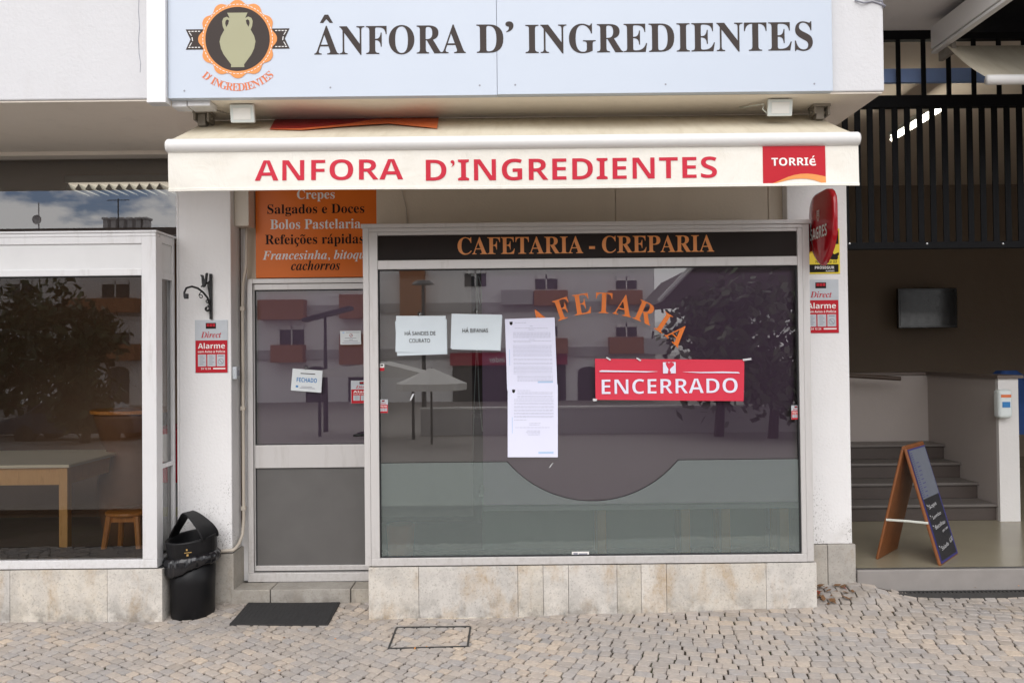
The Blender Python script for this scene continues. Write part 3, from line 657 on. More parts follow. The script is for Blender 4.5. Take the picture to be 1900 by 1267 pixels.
mb = MB(); mb.tube([(2.55, 8.5, 1.62), (4.0, 8.45, 1.52)], .022); BP(mb, 'handrail', 'rail_brown')
# slatted screen over the opening
mb = MB(); ys0, ys1 = YD - .02, YD + .04
mb.box(2.449, 9, ys0, ys1, 4.17, 4.2385); mb.box(2.449, 9, ys0, ys1, 3.655, 3.745); mb.box(2.449, 9, ys0 - .01, ys1, 2.58, 2.63); mb.box(2.449, 2.51, ys0 - .005, ys1, PF, 2.579)
x = 2.56
while x < 8.9:
    mb.box(x, x + .030, ys0 + .005, ys0 + .025, 3.7455, 4.1695); x += .191
x = 2.52
while x < 8.9:
    mb.box(x, x + .044, ys0 + .005, ys0 + .017, 2.6305, 3.6545); x += .0945
scr = BP(mb, 'slatted_screen', 'screen_black', 'black steel slatted screen above the passage opening', bevel=.002)
for u in (1577, 1721, 1862):
    mb = MB(); bx, bz = at(u, 452, ys0 - .02); mb.lathe([(0, ys0 - .018), (.006, ys0 - .017), (.009, ys0 - .012), (.009, ys0 - .0105)], 0, 0, 12)
    n0 = len(mb.v) - 48; mb.v[n0:] = [(p[0] + bx, p[2], p[1] + bz) for p in mb.v[n0:]]
    mb.build('bolt', 'chrome', scr)
mb = MB(); mb.box(2.45, 9, 6.262, 6.30, 3.87, 3.975); BP(mb, 'sky_reflection_band', 'reflected_sky_blue', 'blue band standing for a sky reflection, behind the slats')  # painted board in place of the sky's reflection on the glazing
# thin cables and nail on the wall end
mb = MB(); a = [(1585, 2), (1600, 8), (1618, 4), (1632, 8), (1641, 14)]; b = [(1600, -3), (1622, 3), (1636, 2), (1640, 16)]
for p in (a, b): mb.tube([(*(lambda q: (q[0], YW - .008 - .01 * math.sin(i * 2), q[1]))(at(u, v, YW)),) for i, (u, v) in enumerate(p)], .005, 6)
tag(mb.build('cable', 'grey_print', smooth=True), 'loose grey cables at the upper corner of the white wall end', 'cable')

# ================================================================ SIGNS
def sign_board():
    t = thing('sign_board', (-.05, YS, 3.36), 'wide pale blue fascia sign with brown serif name and round vase emblem', 'sign')
    seam = at(922, 100, YS)[0]
    mb = MB(); mb.box(-2.03, seam - .001, YS, YW - .001, 3.357, 5.2); mb.build('panel', 'sign_white', t, bevel=.002)
    mb = MB(); mb.box(seam + .001, 1.925, YS, YW - .001, 3.360, 5.2); mb.build('panel', 'sign_white', t, bevel=.002)
    y = YS - .0015; mb = MB()
    mb.pxtext('ÂNFORA', 'serif', 583, 864, 100.5, 48.5, y); mb.build('lettering', 'sign_brown', t); mb = MB(); mb.pxtext('D', 'serif', 884, 934, 98.5, 46, y); mb.pxtext('\u2019', 'thin', 938, 953, 97.5, 41, y)
    mb.build('lettering', 'sign_brown', t); mb = MB(); mb.pxtext('INGREDIENTES', 'serif', 975, 1508, 96.5, 44, y); mb.build('lettering', 'sign_brown', t)
    # emblem, drawn in pixels of the photograph's crop and turned into metres on the sign
    cx, cz = at(441, 73, y); k = YS / F
    P = lambda dx, dy: (cx + dx * k, cz - dy * k)
    em = MB()
    for sg in (-1, 1):
        em.poly([P(sg * 97, -19), P(sg * 60, -19), P(sg * 60, 19), P(sg * 97, 19), P(sg * 88, 0)], y)
    em.cur = 1; em.disc(cx, cz, 0, y - .001, 144, lambda a: k * (70.5 + 3.6 * math.cos(12 * (a - R(90))) - .5 * math.cos(24 * (a - R(90)))))
    em.cur = 2; em.disc(cx, cz, 60 * k, y - .002, 64)
    em.cur = 3; half = [(19, -49), (15, -40), (15, -38), (17, -28), (25, -16), (31, -5), (33.5, 5), (31, 18), (26, 29), (18, 40), (12, 48), (12.5, 53)]
    em.poly([P(dx, dy) for dx, dy in half] + [P(-dx, dy) for dx, dy in half[::-1]], y - .003)
    for sg in (-1, 1):
        o = [(15, -39), (20, -41.5), (26, -39), (28.5, -33), (27.5, -24), (24, -15)]; i = [(15, -34), (19, -36.5), (22, -34), (22.8, -29), (21, -22), (17, -26)]
        for q in range(5): em.poly([P(sg * o[q][0], o[q][1]), P(sg * o[q + 1][0], o[q + 1][1]), P(sg * i[q + 1][0], i[q + 1][1]), P(sg * i[q][0], i[q][1])], y - .0032)
    em.cur = 4
    for q in range(60):                                   # stitching
        a = 6.28319 * q / 60; r0 = 65 * k; d = .034
        em.poly([(cx + (r0 + s2) * math.cos(a + s1), cz + (r0 + s2) * math.sin(a + s1)) for s1, s2 in ((-d, -.0018), (d, -.0018), (d, .0018), (-d, .0018))], y - .0018)
    for sg in (-1, 1):
        for dx in (72, 78, 84, 90):
            for dy in (-15, 15): em.poly([P(sg * (dx - 2), dy - .8), P(sg * (dx + 2), dy - .8), P(sg * (dx + 2), dy + .8), P(sg * (dx - 2), dy + .8)], y - .0008)
        for (a1, b1) in (((90, -13), (86, -7)), ((85, -4), (84, 3)), ((86, 6), (90, 13))): em.poly([P(sg * (a1[0] - .8), a1[1]), P(sg * (a1[0] + .8), a1[1]), P(sg * (b1[0] + .8), b1[1]), P(sg * (b1[0] - .8), b1[1])], y - .0008)
    e = em.build('emblem', ['sign_brown', 'orange_print', 'sign_brown', 'olive_print', 'white_print'], t)
    mb = MB(); s_ = "D' INGREDIENTES"; H_ = max(p[1] for p in outline('H', 'serif')[0])
    adv = []; 
    for i in range(len(s_)):
        w = outline(s_[i], 'serif'); adv.append(.28 if s_[i] == ' ' else (w[3] - w[2]) + .10)
    tot = sum(adv); a = R(-44); span = R(88); run = 0; r0 = 97 * k; kk = 14 * k / H_
    for i, ch in enumerate(s_):
        am = a + span * (run + adv[i] / 2) / tot; run += adv[i]
        if ch == ' ': continue
        v, f, b0, b1 = outline(ch, 'serif')
        mb.add([(cx + (r0 - p[1] * kk) * math.sin(am) + (p[0] - (b0 + b1) / 2) * kk * .92 * math.cos(am), y, cz - (r0 - p[1] * kk) * math.cos(am) + (p[0] - (b0 + b1) / 2) * kk * .92 * math.sin(am)) for p in v], f)
    mb.build('emblem_lettering', 'red_orange_print', e)
    for u, v in ((342, 169), (613, 163), (890, 159), (956, 158), (1235, 157), (1511, 156)): mb = MB(); px_, pz_ = at(u, v, y); mb.disc(px_, pz_, .006, y, 10); mb.build('screw', 'grey_print', t)
sign_board()

def awning():
    t = thing('awning', (0, 5.3, 3.3), 'cream retractable awning with red lettering hanging over the cafe door', 'awning')
    YA0, ZA0, YA1, ZA1 = 5.325, 3.359, 4.765, 3.090; XA0, XA1 = -1.975, 1.995
    mb = MB(); n = 60; m = 6
    def sag(s_, tt): return -.004 * math.sin(math.pi * tt) + .004 * math.sin(17 * s_) * math.sin(math.pi * tt)
    vs = []
    for j in range(m + 1):
        for i in range(n + 1):
            s_, tt = i / n, j / m; vs.append((XA0 + (XA1 - XA0) * s_ + (-.05 if s_ < .5 else .05) * (1 - tt) * abs(s_ - .5) * 0, YA0 + (YA1 - YA0) * tt, ZA0 + (ZA1 - ZA0) * tt + sag(s_, tt)))
    fs = [(j * (n + 1) + i, (j + 1) * (n + 1) + i, (j + 1) * (n + 1) + i + 1, j * (n + 1) + i + 1) for j in range(m) for i in range(n)]
    mb.add(vs, fs); can = mb.build('canopy', 'awning_cloth', t, smooth=True)
    # printed swoosh on the cloth, laid just above it
    def on(u, v):
        # meet the sight line of the mark with the sloping cloth
        lo, hi = 4.6, 5.5
        for _ in range(40):
            md = (lo + hi) / 2; z = at(u, v, md)[1]; zc = ZA0 + (ZA1 - ZA0) * (md - YA0) / (YA1 - YA0)
            if z > zc: lo = md
            else: hi = md
        x, z = at(u, v, lo); return (x, lo - .002, z + .0045)
    mb = MB(); up = [(511, 222), (560, 221), (640, 219.5), (720, 218), (814, 217)]; dn = [(500, 242), (560, 243), (640, 236), (720, 231), (811, 240)]; md = [(501, 241), (560, 240), (640, 232), (700, 222), (814, 221)]
    for i in range(4):
        mb.cur = 0; mb.quad(on(*md[i]), on(*md[i + 1]), on(*up[i + 1]), on(*up[i])); mb.cur = 1; mb.quad(on(*dn[i]), on(*dn[i + 1]), on(*md[i + 1]), on(*md[i]))
    mb.build('swoosh', ['dark_red_print', 'red_orange_print'], can)
    mb = MB(); mb.tube([(-1.995, 4.75, 3.045), (-1.985, 4.75, 3.045), (2.02, 4.75, 3.045), (2.03, 4.75, 3.045)], [.036, .042, .042, .036], 24); mb.build('front_bar', 'bar_white', t, smooth=True)
    # valance: cloth with gentle folds
    def yv(x, z): return 4.738 + .012 * math.sin(2.3 * x + 1) * (3.0 - z) * 4 + .010 * math.sin(9 * x + 14 * z) * max(0, .25 - abs(abs(x) - 1.85)) * 4 * (3.0 - z) * 4
    mb = MB(); n, m = 120, 8; X0_, X1_ = -1.985, 2.022
    vs = []
    for j in range(m + 1):
        for i in range(n + 1):
            x = X0_ + (X1_ - X0_) * i / n; z = 3.012 + (2.782 - .010 * i / n + .006 * math.sin(i * .31) * 0 - 3.012) * j / m
            vs.append((x, yv(x, z), z))
    fs = [(j * (n + 1) + i, (j + 1) * (n + 1) + i, (j + 1) * (n + 1) + i + 1, j * (n + 1) + i + 1) for j in range(m) for i in range(n)]
    mb.add(vs, fs); val = mb.build('valance', 'valance_cloth', t, smooth=True)
    mb = MB(); hv = []
    for i in range(n + 1):
        x = X0_ + (X1_ - X0_) * i / n; zb = 2.782 - .010 * i / n
        for z, d in ((zb - .002, .000), (zb - .001, -.004), (zb + .014, -.004), (zb + .016, 0)): hv.append((x, yv(x, z) + d, z))
    mb.add(hv, [(4 * i + k, 4 * i + 4 + k, 4 * i + 5 + k, 4 * i + 1 + k) for i in range(n) for k in range(3)]); mb.build('hem', 'valance_cloth', val)
    yy = 4.735; off = lambda d: (lambda p: Vector((p.x, yv(p.x, p.z) - d, p.z)))
    mb = MB(); mb.xf = off(.0025); mb.pxtext('ANFORA', 'strong', 473, 748, 335, 297, yy); mb.build('lettering', 'red_print', val)
    mb = MB(); mb.xf = off(.0025); mb.pxtext('D\u2019INGREDIENTES', 'strong', 790, 1330, 333.2, 294, yy); mb.build('lettering', 'red_print', val)
    mb = MB(); mb.xf = off(.0022)
    def strip(pts_top, pts_bot):
        for (a, b), (c, d) in zip(zip(pts_top, pts_top[1:]), zip(pts_bot, pts_bot[1:])): mb.px([a, b, d, c], yy)
    us = [1415 + i * 11.6 for i in range(11)]
    wave = [343 - 3 * i / 10 - 19 * math.sin(math.pi * min(1, i / 10) * .95) ** 2 * (0.35 + .65 * i / 10) for i in range(11)]
    w2 = [346, 344, 341, 338, 335, 333, 332.5, 333, 335, 339, 344]
    w1 = [346, 343, 339, 334, 329, 325.5, 323.5, 323, 324, 326, 328.5]
    strip([(u, 271) for u in us], list(zip(us, w1)))
    mb.cur = 1; strip(list(zip(us, w1)), list(zip(us, w2)))
    lp = mb.build('logo_patch', ['crimson_print', 'orange_print'], val)
    mb = MB(); mb.xf = off(.0045); mb.pxtext('TORRI', 'sans', 1431, 1499, 308, 293.5, yy); mb.pxtext('é', 'sans', 1501, 1514, 308, 291, yy); mb.build('logo_lettering', 'white_print', lp)
    mb = MB(); mb.tube([(-1.97, 5.42, 3.31), (1.99, 5.42, 3.31)], .03, 14); mb.build('roller', 'bar_white', t, smooth=True)
    for s_, X in ((-1, -1.93), (1, 1.955)):
        mb = MB(); mb.box(X - .055, X + .055, 5.10, 5.20, 3.345, 3.361); mb.box(X - .05, X - .035, 5.10, 5.20, 3.30, 3.3445); mb.box(X + .035, X + .05, 5.10, 5.2, 3.29, 3.3445); mb.tube([(X - .06, 5.14, 3.318), (X + .06, 5.14, 3.318)], .009, 8); mb.box(X - .03, X + .02, 5.12, 5.18, 3.27, 3.3444)
        mb.build('bracket', 'zinc', t, bevel=.003)
        mb = MB(); mb.tube([(X - .1 * s_, 5.35, 3.22), (X - 1.0 * s_, 5.20, 3.14), (X - .15 * s_, 4.80, 3.06)], .018, 8); mb.build('arm', 'bar_white', t)
awning()

def floodlight(u, v, w, h, label):
    x, z = at(u, v, 4.98); t = thing('floodlight', (x, 5.0, 3.36), label, 'lamp', 'floodlights under the sign')
    mb = MB(); tilt = R(12); wv, hv = w / F * 4.98 / 2, h / F * 4.98 / 2
    rot = lambda p: Vector((x + p.x, 4.98 + p.y * math.cos(tilt) - p.z * math.sin(tilt), z + p.z * math.cos(tilt) + p.y * math.sin(tilt)))
    mb.xf = rot; mb.box(-wv, wv, 0, .025, -hv, hv); mb.box(-wv * .7, wv * .7, .0255, .045, -hv * .7, hv * .7); mb.build('housing', 'lamp_white', t, bevel=.006)
    mb = MB(); mb.xf = rot; mb.box(-wv * .72, wv * .72, -.0035, -.0005, -hv * .68, hv * .62); mb.build('lens', 'lamp_lens', t)
    mb = MB(); mb.xf = rot; mb.box(-wv * .72, -wv * .60, .046, .06, -hv * .1, hv + .02); mb.box(wv * .60, wv * .72, .046, .06, -hv * .1, hv + .02); mb.xf = None; mb.box(x - wv * .72, x + wv * .72, 4.99, 5.05, 3.352, 3.361); mb.build('bracket', 'zinc', t)
    return t, x, z
t, x, z = floodlight(449, 211, 45, 33, 'small white floodlight below the vase emblem')
mb = MB(); mb.tube([(x - .02, 5.02, z + .02), (x - .12, 5.08, 3.33), (x - .22, 5.02, 3.352), (x - .28, 4.98, 3.355)], .004, 6); mb.build('lamp_cable', 'zinc', t, smooth=True)
t, x, z = floodlight(1448, 200, 46, 31, 'small white floodlight with loose cable, below the plain end of the sign')
mb = MB(); mb.tube([(x - .06, 5.02, z - .03), (x - .10, 5.01, z + .0), (x - .085, 5.02, z + .035), (x - .15, 5.08, 3.345), (x - .2, 5.15, 3.355)], .005, 6); mb.build('lamp_cable', 'cord_white', t, smooth=True)

def menu_board():
    t = thing('menu_board', (-1.45, YD - .05, 2.41), 'orange menu board listing crepes and snacks above the door', 'sign')
    y = YD - .045; mb = MB(); mb.box(-1.922, -1.000, y, YD - .021, 2.408, 3.34); mb.build('panel', 'orange_board', t, bevel=.002)
    y -= .0015; mb = MB()
    for w_, st, u0, u1, vb, vc, m_ in (('Crepes', 'serif', 551, 621, 369, 352.5, 'white_print'), ('Bolos Pastelaria', 'serif', 501.5, 669, 424.5, 407, 'white_print'), ('Francesinha, bitoque', 'italic', 487, 688, 481, 465, 'white_print'),
                                       ('Salgados e Doces', 'serif', 496, 676, 396, 379, 'dark_print'), ('Refeições rápidas', 'serif', 492, 675, 452.5, 435, 'dark_print'), ('cachorros', 'italic', 540, 631, 501, 484, 'dark_print')):
        mb = MB(); mb.pxtext(w_, st, u0, u1, vb, vc, y); mb.build('text_line', m_, t)
menu_board()

# conduit running down the door reveal, and the bell
mb = MB(); cx_ = -2.005; yy = 6.10
p = [(cx_ + .035, yy, 2.79), (cx_ + .03, yy, 2.5), (cx_ + .004, yy, 2.36), (cx_, yy, 2.2), (cx_, yy, .62), (cx_ - .004, yy - .02, .50), (cx_ - .01, yy - .08, .45), (-2.02, 5.96, .43), (-2.03, 5.935, .425), (-2.10, 5.93, .42), (-2.24, 5.93, .42)]
t = thing('conduit', (cx_, yy, .4), 'thin beige conduit pipe running down beside the door frame', 'pipe')
mb.tube(p, .012, 8); mb.build('pipe', 'pipe_paint', t, smooth=True)
mb = MB(); mb.tube([(cx_ - .022, yy + .02, 3.0), (cx_ - .022, yy + .02, .55)], .005, 6); mb.build('wire', 'rail_brown', t)
for z in (2.16, 1.42, .68):
    mb = MB(); mb.box(cx_ - .017, cx_ + .017, yy - .016, yy + .014, z, z + .03); mb.build('clip', 'pipe_paint', t, bevel=.003)
t = thing('door_bell', (-2.03, 6.0, 1.6), 'small silver door bell beside the conduit pipe', 'bell')
bx, bz = at(437, 692, 5.99); mb = MB(); mb.box(-2.0395, -2.006, 5.965, 6.03, bz - .045, bz + .045); mb.build('housing', 'silver_print', t, bevel=.004)
mb = MB(); mb.box(-2.0055, -2.001, 5.985, 6.015, bz - .02, bz + .02); mb.build('button', 'grey_print', t, bevel=.002)

# alarm plates
def alarm_plate(name, u0, v0, u1, v1, Y, label, group=None, small=False, th=.004):
    (x0, z1), (x1, z0) = at(u0, v0, Y), at(u1, v1, Y); w, h = x1 - x0, z1 - z0
    t = thing(name, ((x0 + x1) / 2, Y, z0), label, 'sign', group)
    mb = MB(); mb.box(x0, x1, Y - th, Y - .0005, z0, z1); mb.build('plate', 'silver_print', t, bevel=.0 if small else .0015)
    X = lambda f: x0 + w * f; Z = lambda f: z1 - h * f; y = Y - th - .0008
    rect = lambda mb, a, b, c, d, yy: mb.poly([(X(a), Z(d)), (X(c), Z(d)), (X(c), Z(b)), (X(a), Z(b))], yy)
    mb = MB(); rect(mb, .015, .385, .985, .995, y); mb.build('red_field', 'crimson_print', t)
    mb = MB(); rect(mb, .33, .055, .64, .165, y); mb.cur = 1
    for q in range(3): rect(mb, .36 + q * .09, .07, .435 + q * .09, .125, y - .0006)
    mb.build('badge', ['dark_print', 'crimson_print'], t)
    yt = y - .0006; mb = MB()
    mb.text('Alarme', 'sans', X(.09), X(.91), Z(.54), h * .10, yt); mb.text('com Aviso à Polícia', 'sans', X(.09), X(.91), Z(.618), h * .042, yt)
    if not small: mb.text('24 12 24', 'sans', X(.18), X(.48), Z(.935), h * .035, yt); rect(mb, .55, .905, .92, .93, yt)
    mb.build('lettering', 'white_print', t)
    mb = MB(); mb.text('Direct', 'italic', X(.18), X(.80), Z(.335), h * .11, y); mb.build('script_lettering', 'crimson_print', t)
    mb = MB()
    for q in range(3):
        a = .09 + q * .285; mb.cur = 0; rect(mb, a, .65, a + .25, .875, yt); mb.cur = 1
        if q < 2:
            for k in range(5): rect(mb, a + .05, .68 + k * .037, a + (.20 if k % 2 else .16), .692 + k * .037, yt - .0006)
        else:
            c0, c1 = (X(a + .125), Z(.785)); rr_ = w * .09
            for k in range(24):
                a0, a1 = 6.28319 * k / 24, 6.28319 * (k + 1) / 24
                mb.poly([(c0 + rr_ * math.cos(a0), c1 + rr_ * math.sin(a0)), (c0 + rr_ * math.cos(a1), c1 + rr_ * math.sin(a1)), (c0 + rr_ * .82 * math.cos(a1), c1 + rr_ * .82 * math.sin(a1)), (c0 + rr_ * .82 * math.cos(a0), c1 + rr_ * .82 * math.sin(a0))], yt - .0006)
            mb.poly([(c0 - rr_ * .7, c1 + rr_ * .6), (c0 - rr_ * .5, c1 + rr_ * .75), (c0 + rr_ * .7, c1 - rr_ * .6), (c0 + rr_ * .5, c1 - rr_ * .75)], yt - .0008)
            rect(mb, a + .04, .67, a + .21, .69, yt - .0006)
    mb.build('pictogram', ['silver_print', 'grey_print'], t)
    return t
alarm_plate('alarm_sign', 362, 594, 423.5, 691.5, YC, 'red and silver alarm plate screwed below the black lamp bracket')
alarm_plate('alarm_sign', 1491, 519, 1557, 618, YC, 'red and silver alarm plate partly hidden behind the window edge, under the yellow sign')
alarm_plate('alarm_sticker', 651, 706, 700, 748, YD - .023, 'small red alarm sticker on the door glass', None, True, .001)
alarm_plate('alarm_sticker', 703, 741, 720, 766, YG - .004, 'small red alarm sticker on the window beside the door, lower of the two', 'alarm stickers on the display window', True, .001)
alarm_plate('alarm_sticker', 1468, 752, 1486, 778, YG - .004, 'small red alarm sticker on the window edge beside the passage', 'alarm stickers on the display window', True, .001)
mb = MB(); mb.pxrect(704, 675, 713, 682, YG - .0045); mb.cur = 1; mb.pxrect(704, 682, 713, 688, YG - .0045); mb.cur = 2; mb.pxrect(706, 676.5, 711, 679, YG - .005)
tag(mb.build('alarm_sticker', ['white_print', 'crimson_print', 'dark_print']), 'tiny red and white tag on the window, above the small alarm sticker beside the door', 'sticker')

def guard_sign():
    Y = YC; t = thing('guard_sign', (2.2, Y, 2.3), 'yellow and black alarm company sign behind the red shield sign', 'sign')
    (x0, z1), (x1, z0) = at(1490, 425, Y), at(1558.5, 508, Y)
    mb = MB(); mb.box(x0, x1, Y - .005, Y - .0005, z0, z1); mb.build('plate', 'yellow_print', t, bevel=.002)
    y = Y - .006; mb = MB(); mb.pxrect(1493, 428.5, 1556, 453, y); mb.pxrect(1493, 491, 1556, 505, y)
    mb.px([(1530, 478), (1536, 466), (1541, 458), (1545, 459), (1544, 468), (1548, 472), (1556, 468), (1557, 472), (1553, 478), (1552, 482), (1536, 481)], y)
    c0, c1 = at(1551, 478, y); mb.disc(c0, c1, .016, y - .0004, 16); c0, c1 = at(1532, 479, y); mb.disc(c0, c1, .016, y - .0004, 16); c0, c1 = at(1542, 456, y); mb.disc(c0, c1, .011, y - .0004, 14)
    mb.pxtext('707 22 22 22', 'sans', 1512, 1553, 488, 484, y); mb.build('black_field', 'dark_print', t)
    mb = MB(); mb.pxtext('24h', 'sans', 1531, 1550, 448, 441, y - .0006); mb.pxtext('PROSEGUR', 'sans', 1512, 1548, 499, 494, y - .0006); mb.pxtext('ALARMES', 'sans', 1532, 1548, 504, 501.5, y - .0006); mb.build('lettering', 'white_print', t)
    mb = MB()
    for r_ in (5, 9, 13):
        c0, c1 = at(1544, 440, y)
        for k in range(6):
            a0, a1 = R(45 + 15 * k), R(60 + 15 * k); k_ = Y / F
            mb.poly([(c0 + r_ * k_ * math.cos(a0), c1 + r_ * k_ * math.sin(a0)), (c0 + r_ * k_ * math.cos(a1), c1 + r_ * k_ * math.sin(a1)), (c0 + (r_ - 2) * k_ * math.cos(a1), c1 + (r_ - 2) * k_ * math.sin(a1)), (c0 + (r_ - 2) * k_ * math.cos(a0), c1 + (r_ - 2) * k_ * math.sin(a0))], y - .0006)
    mb.build('signal_mark', 'yellow_print', t)
guard_sign()

def shield_sign():
    """a projecting beer sign: shield-shaped box on a flat red bracket, turned towards the street"""
    t = thing('shield_sign', (2.12, 5.75, 2.2), 'glossy red shield shaped beer sign projecting from the column', 'sign')
    yaw = R(-90); c, s_ = 0.0, -1.0; oy = 5.52; oz = at(1520, 424, oy)[1]; ox = 2.115
    rot = lambda p: Vector((ox + p.x * c - p.y * s_, oy + p.x * s_ + p.y * c, oz + p.z))
    k = 5.52 / F; w = .215
    prof = []
    for z, f in ((69, .45), (66, .66), (60, .82), (50, .95), (36, 1.0), (10, 1.0), (-10, .99), (-24, .93), (-40, .76), (-52, .54), (-62, .30), (-69, .05)): prof.append((z * k, f * w))
    outline_ = [(x_, z_) for z_, x_ in prof] + [(-x_, z_) for z_, x_ in prof[::-1]]
    outline_ = outline_[::-1]; n = len(outline_)
    mb = MB(); mb.xf = rot
    rings = []
    for sc, y in ((1, .010), (1, -.014), (.985, -.022), (.92, -.028), (.55, -.034), (.15, -.036)): rings.append([(p[0] * sc, y, p[1] * sc) for p in outline_])
    vs = [p for r_ in rings for p in r_]; fs = []
    for j in range(len(rings) - 1): fs += [(j * n + i, j * n + (i + 1) % n, (j + 1) * n + (i + 1) % n, (j + 1) * n + i) for i in range(n)]
    fs += [tuple(range((len(rings) - 1) * n, len(rings) * n)), tuple(range(n - 1, -1, -1))]
    mb.add(vs, fs); mb.build('shield', 'glossy_red', t, smooth=True, bevel=.004)
    mb = MB(); mb.xf = lambda p: rot(Vector((p.x, -.040, p.z)))
    tx = MB(); v, f, b0, b1 = outline('SAGRES', 'sans'); H_ = max(p[1] for p in outline('H', 'sans')[0])
    def arcp(px_, pz_): return (px_, 0, pz_ + .030 * (1 - (px_ / .13) ** 2) * 0 )
    wd = .185
    mb.add([arcp((p[0] - (b0 + b1) / 2) * 2 * wd * .80 / (b1 - b0), -.066 + p[1] / H_ * .078) for p in v], f)
    e = [(-.022, .122), (.022, .122), (.022, .075), (0, .045), (-.022, .075)]; i_ = [(-.017, .117), (.017, .117), (.017, .077), (0, .052), (-.017, .077)]
    for q in range(5): a, b = e[q], e[(q + 1) % 5]; a2, b2 = i_[q], i_[(q + 1) % 5]; mb.add([(a[0], 0, a[1]), (b[0], 0, b[1]), (b2[0], 0, b2[1]), (a2[0], 0, a2[1])], [(0, 1, 2, 3)])
    for z_ in (.106, .094, .082): mb.add([(-.010, 0, z_), (.010, 0, z_), (.010, 0, z_ + .007), (-.010, 0, z_ + .007)], [(0, 1, 2, 3)])
    mb.build('lettering', 'white_print', t)
    bx0 = at(1496, 430, 5.62)[0]; mb = MB(); mb.box(2.085, 2.125, 5.66, YC, at(1500, 465, 5.62)[1], at(1500, 405, 5.62)[1]); mb.build('bracket', 'glossy_red', t, bevel=.003)
shield_sign()

# wrought iron bracket
def lamp_bracket():
    Y = YC - .02; k = Y / F; t = thing('lamp_bracket', (-2.2, YC, 1.95), 'black wrought iron bracket with scrolls, mounted on the white column', 'bracket')
    b = lambda u, v, d=0: (lambda q: (q[0], Y - d, q[1]))(at(u, v, Y))
    mb = MB(); x0, z1 = at(388.5, 508, Y); x1, z0 = at(393, 592, Y); mb.box(x0, x1, Y - .006, YC - .0005, z0, z1); mb.build('back_bar', 'black_iron', t, bevel=.002)
    def flat(path, w, name):
        mb = MB(); mb.tube(path, w, 8); mb.build(name, 'black_iron', t, smooth=True)
    flat([b(390, 566, .01), b(387, 553, .02), b(383, 544, .06), b(377, 537, .10), b(370, 534.5, .14), b(363, 538, .17), b(360.5, 546, .18), b(361, 555, .18)], .0075, 'arm')
    mb = MB(); q = b(364, 553, .18); mb.box(q[0] - .013, q[0] + .013, q[1] - .013, q[1] + .013, q[2] - .018, q[2] + .018); mb.build('hook', 'black_iron', t, bevel=.003)
    def scroll(u, v, r, turns=1.25, a0=90, name='scroll'):
        return [b(u + r * (1 - .55 * i / 20) * math.cos(R(a0 + 360 * turns * i / 20)), v + r * (1 - .55 * i / 20) * math.sin(R(a0 + 360 * turns * i / 20)), .02) for i in range(21)]
    flat([b(386, 548, .04), b(381, 541, .06), b(377, 545, .06)] + [(p[0], Y - .06, p[2]) for p in scroll(378.5, 551.5, 4.0, 1.0, 200)], .0035, 'scroll')
    flat([b(390, 520), b(386.5, 524), b(386, 530), b(388, 545), b(390, 558)], .0045, 'scroll'); flat(scroll(387, 559, 4, 1.1, -60), .004, 'scroll'); flat(scroll(386.5, 573, 5, .95, -80), .008, 'scroll')
    # the little tulip cup on top
    flat([b(389, 522), b(385, 527, .02), b(379, 530, .03), b(376, 533, .03)], .005, 'stem')
    mb = MB(); mb.px([(370.5, 509), (373, 511), (375, 519), (377, 530), (380, 525), (381, 518), (383, 506), (380.5, 507), (379, 514), (377.5, 508), (376, 509), (375, 513), (373, 508)], Y - .035)
    mb2 = MB(); pts = [at(u, v, Y - .05) for u, v in [(371, 510), (373.5, 514), (374, 523), (375.5, 533), (378, 532), (381, 526), (382, 518), (383.5, 506), (381, 508), (380, 517), (378, 522), (376.5, 517), (375, 510)]]
    mb2.prism(pts, Y - .05, Y - .02); mb2.build('tulip', 'black_iron', t)
lamp_bracket()

# ---------------------------------------------------------------- papers on the glass
YP = YB + .022   # papers hang just in front of the pane
def wobble(mb, pts, Y, th=.0015, amp=.004, n=10):
    """a sheet of paper between four pixel corners (tl, tr, br, bl) with slight buckling"""
    tl, tr, br, bl = [Vector((*at(u, v, Y),)) for u, v in pts]; vs = []; fs = []
    for side in (0, 1):
        for j in range(n + 1):
            for i in range(n + 1):
                a, b = i / n, j / n; p = (tl * (1 - a) + tr * a) * (1 - b) + (bl * (1 - a) + br * a) * b
                vs.append((p.x, Y - amp * (.5 + .5 * math.sin(3.1 * a + 2.2 * b * b + pts[0][0])) * (.3 + b) + side * th, p.y))
    m = n + 1
    for j in range(n):
        for i in range(n):
            q = j * m + i; fs.append((q, q + m, q + m + 1, q + 1)); q += m * m; fs.append((q, q + 1, q + m + 1, q + m))
    mb.add(vs, fs)
def suction(t, u, v, Y):
    mb = MB(); x, z = at(u, v, Y); n0 = 0
    prof = [(.016, 0), (.014, -.004), (.006, -.008), (.005, -.014), (.0, -.015)]
    vs = []; fs = []; n = 14
    for r_, d in prof: vs += [(x + r_ * math.cos(6.28319 * k / n), Y + .003 + d, z + r_ * math.sin(6.28319 * k / n)) for k in range(n)]
    for j in range(4): fs += [(j * n + k, j * n + (k + 1) % n, (j + 1) * n + (k + 1) % n, (j + 1) * n + k) for k in range(n)]
    mb.add(vs, fs); mb.build('suction_cup', 'clear_plastic', t, smooth=True)
    mb = MB(); mb.tube([(x, Y - .01, z + .004), (x + .006, Y - .014, z), (x + .003, Y - .014, z - .012), (x - .003, Y - .012, z - .02)], .0018, 6); mb.build('hook', 'chrome', t, smooth=True)
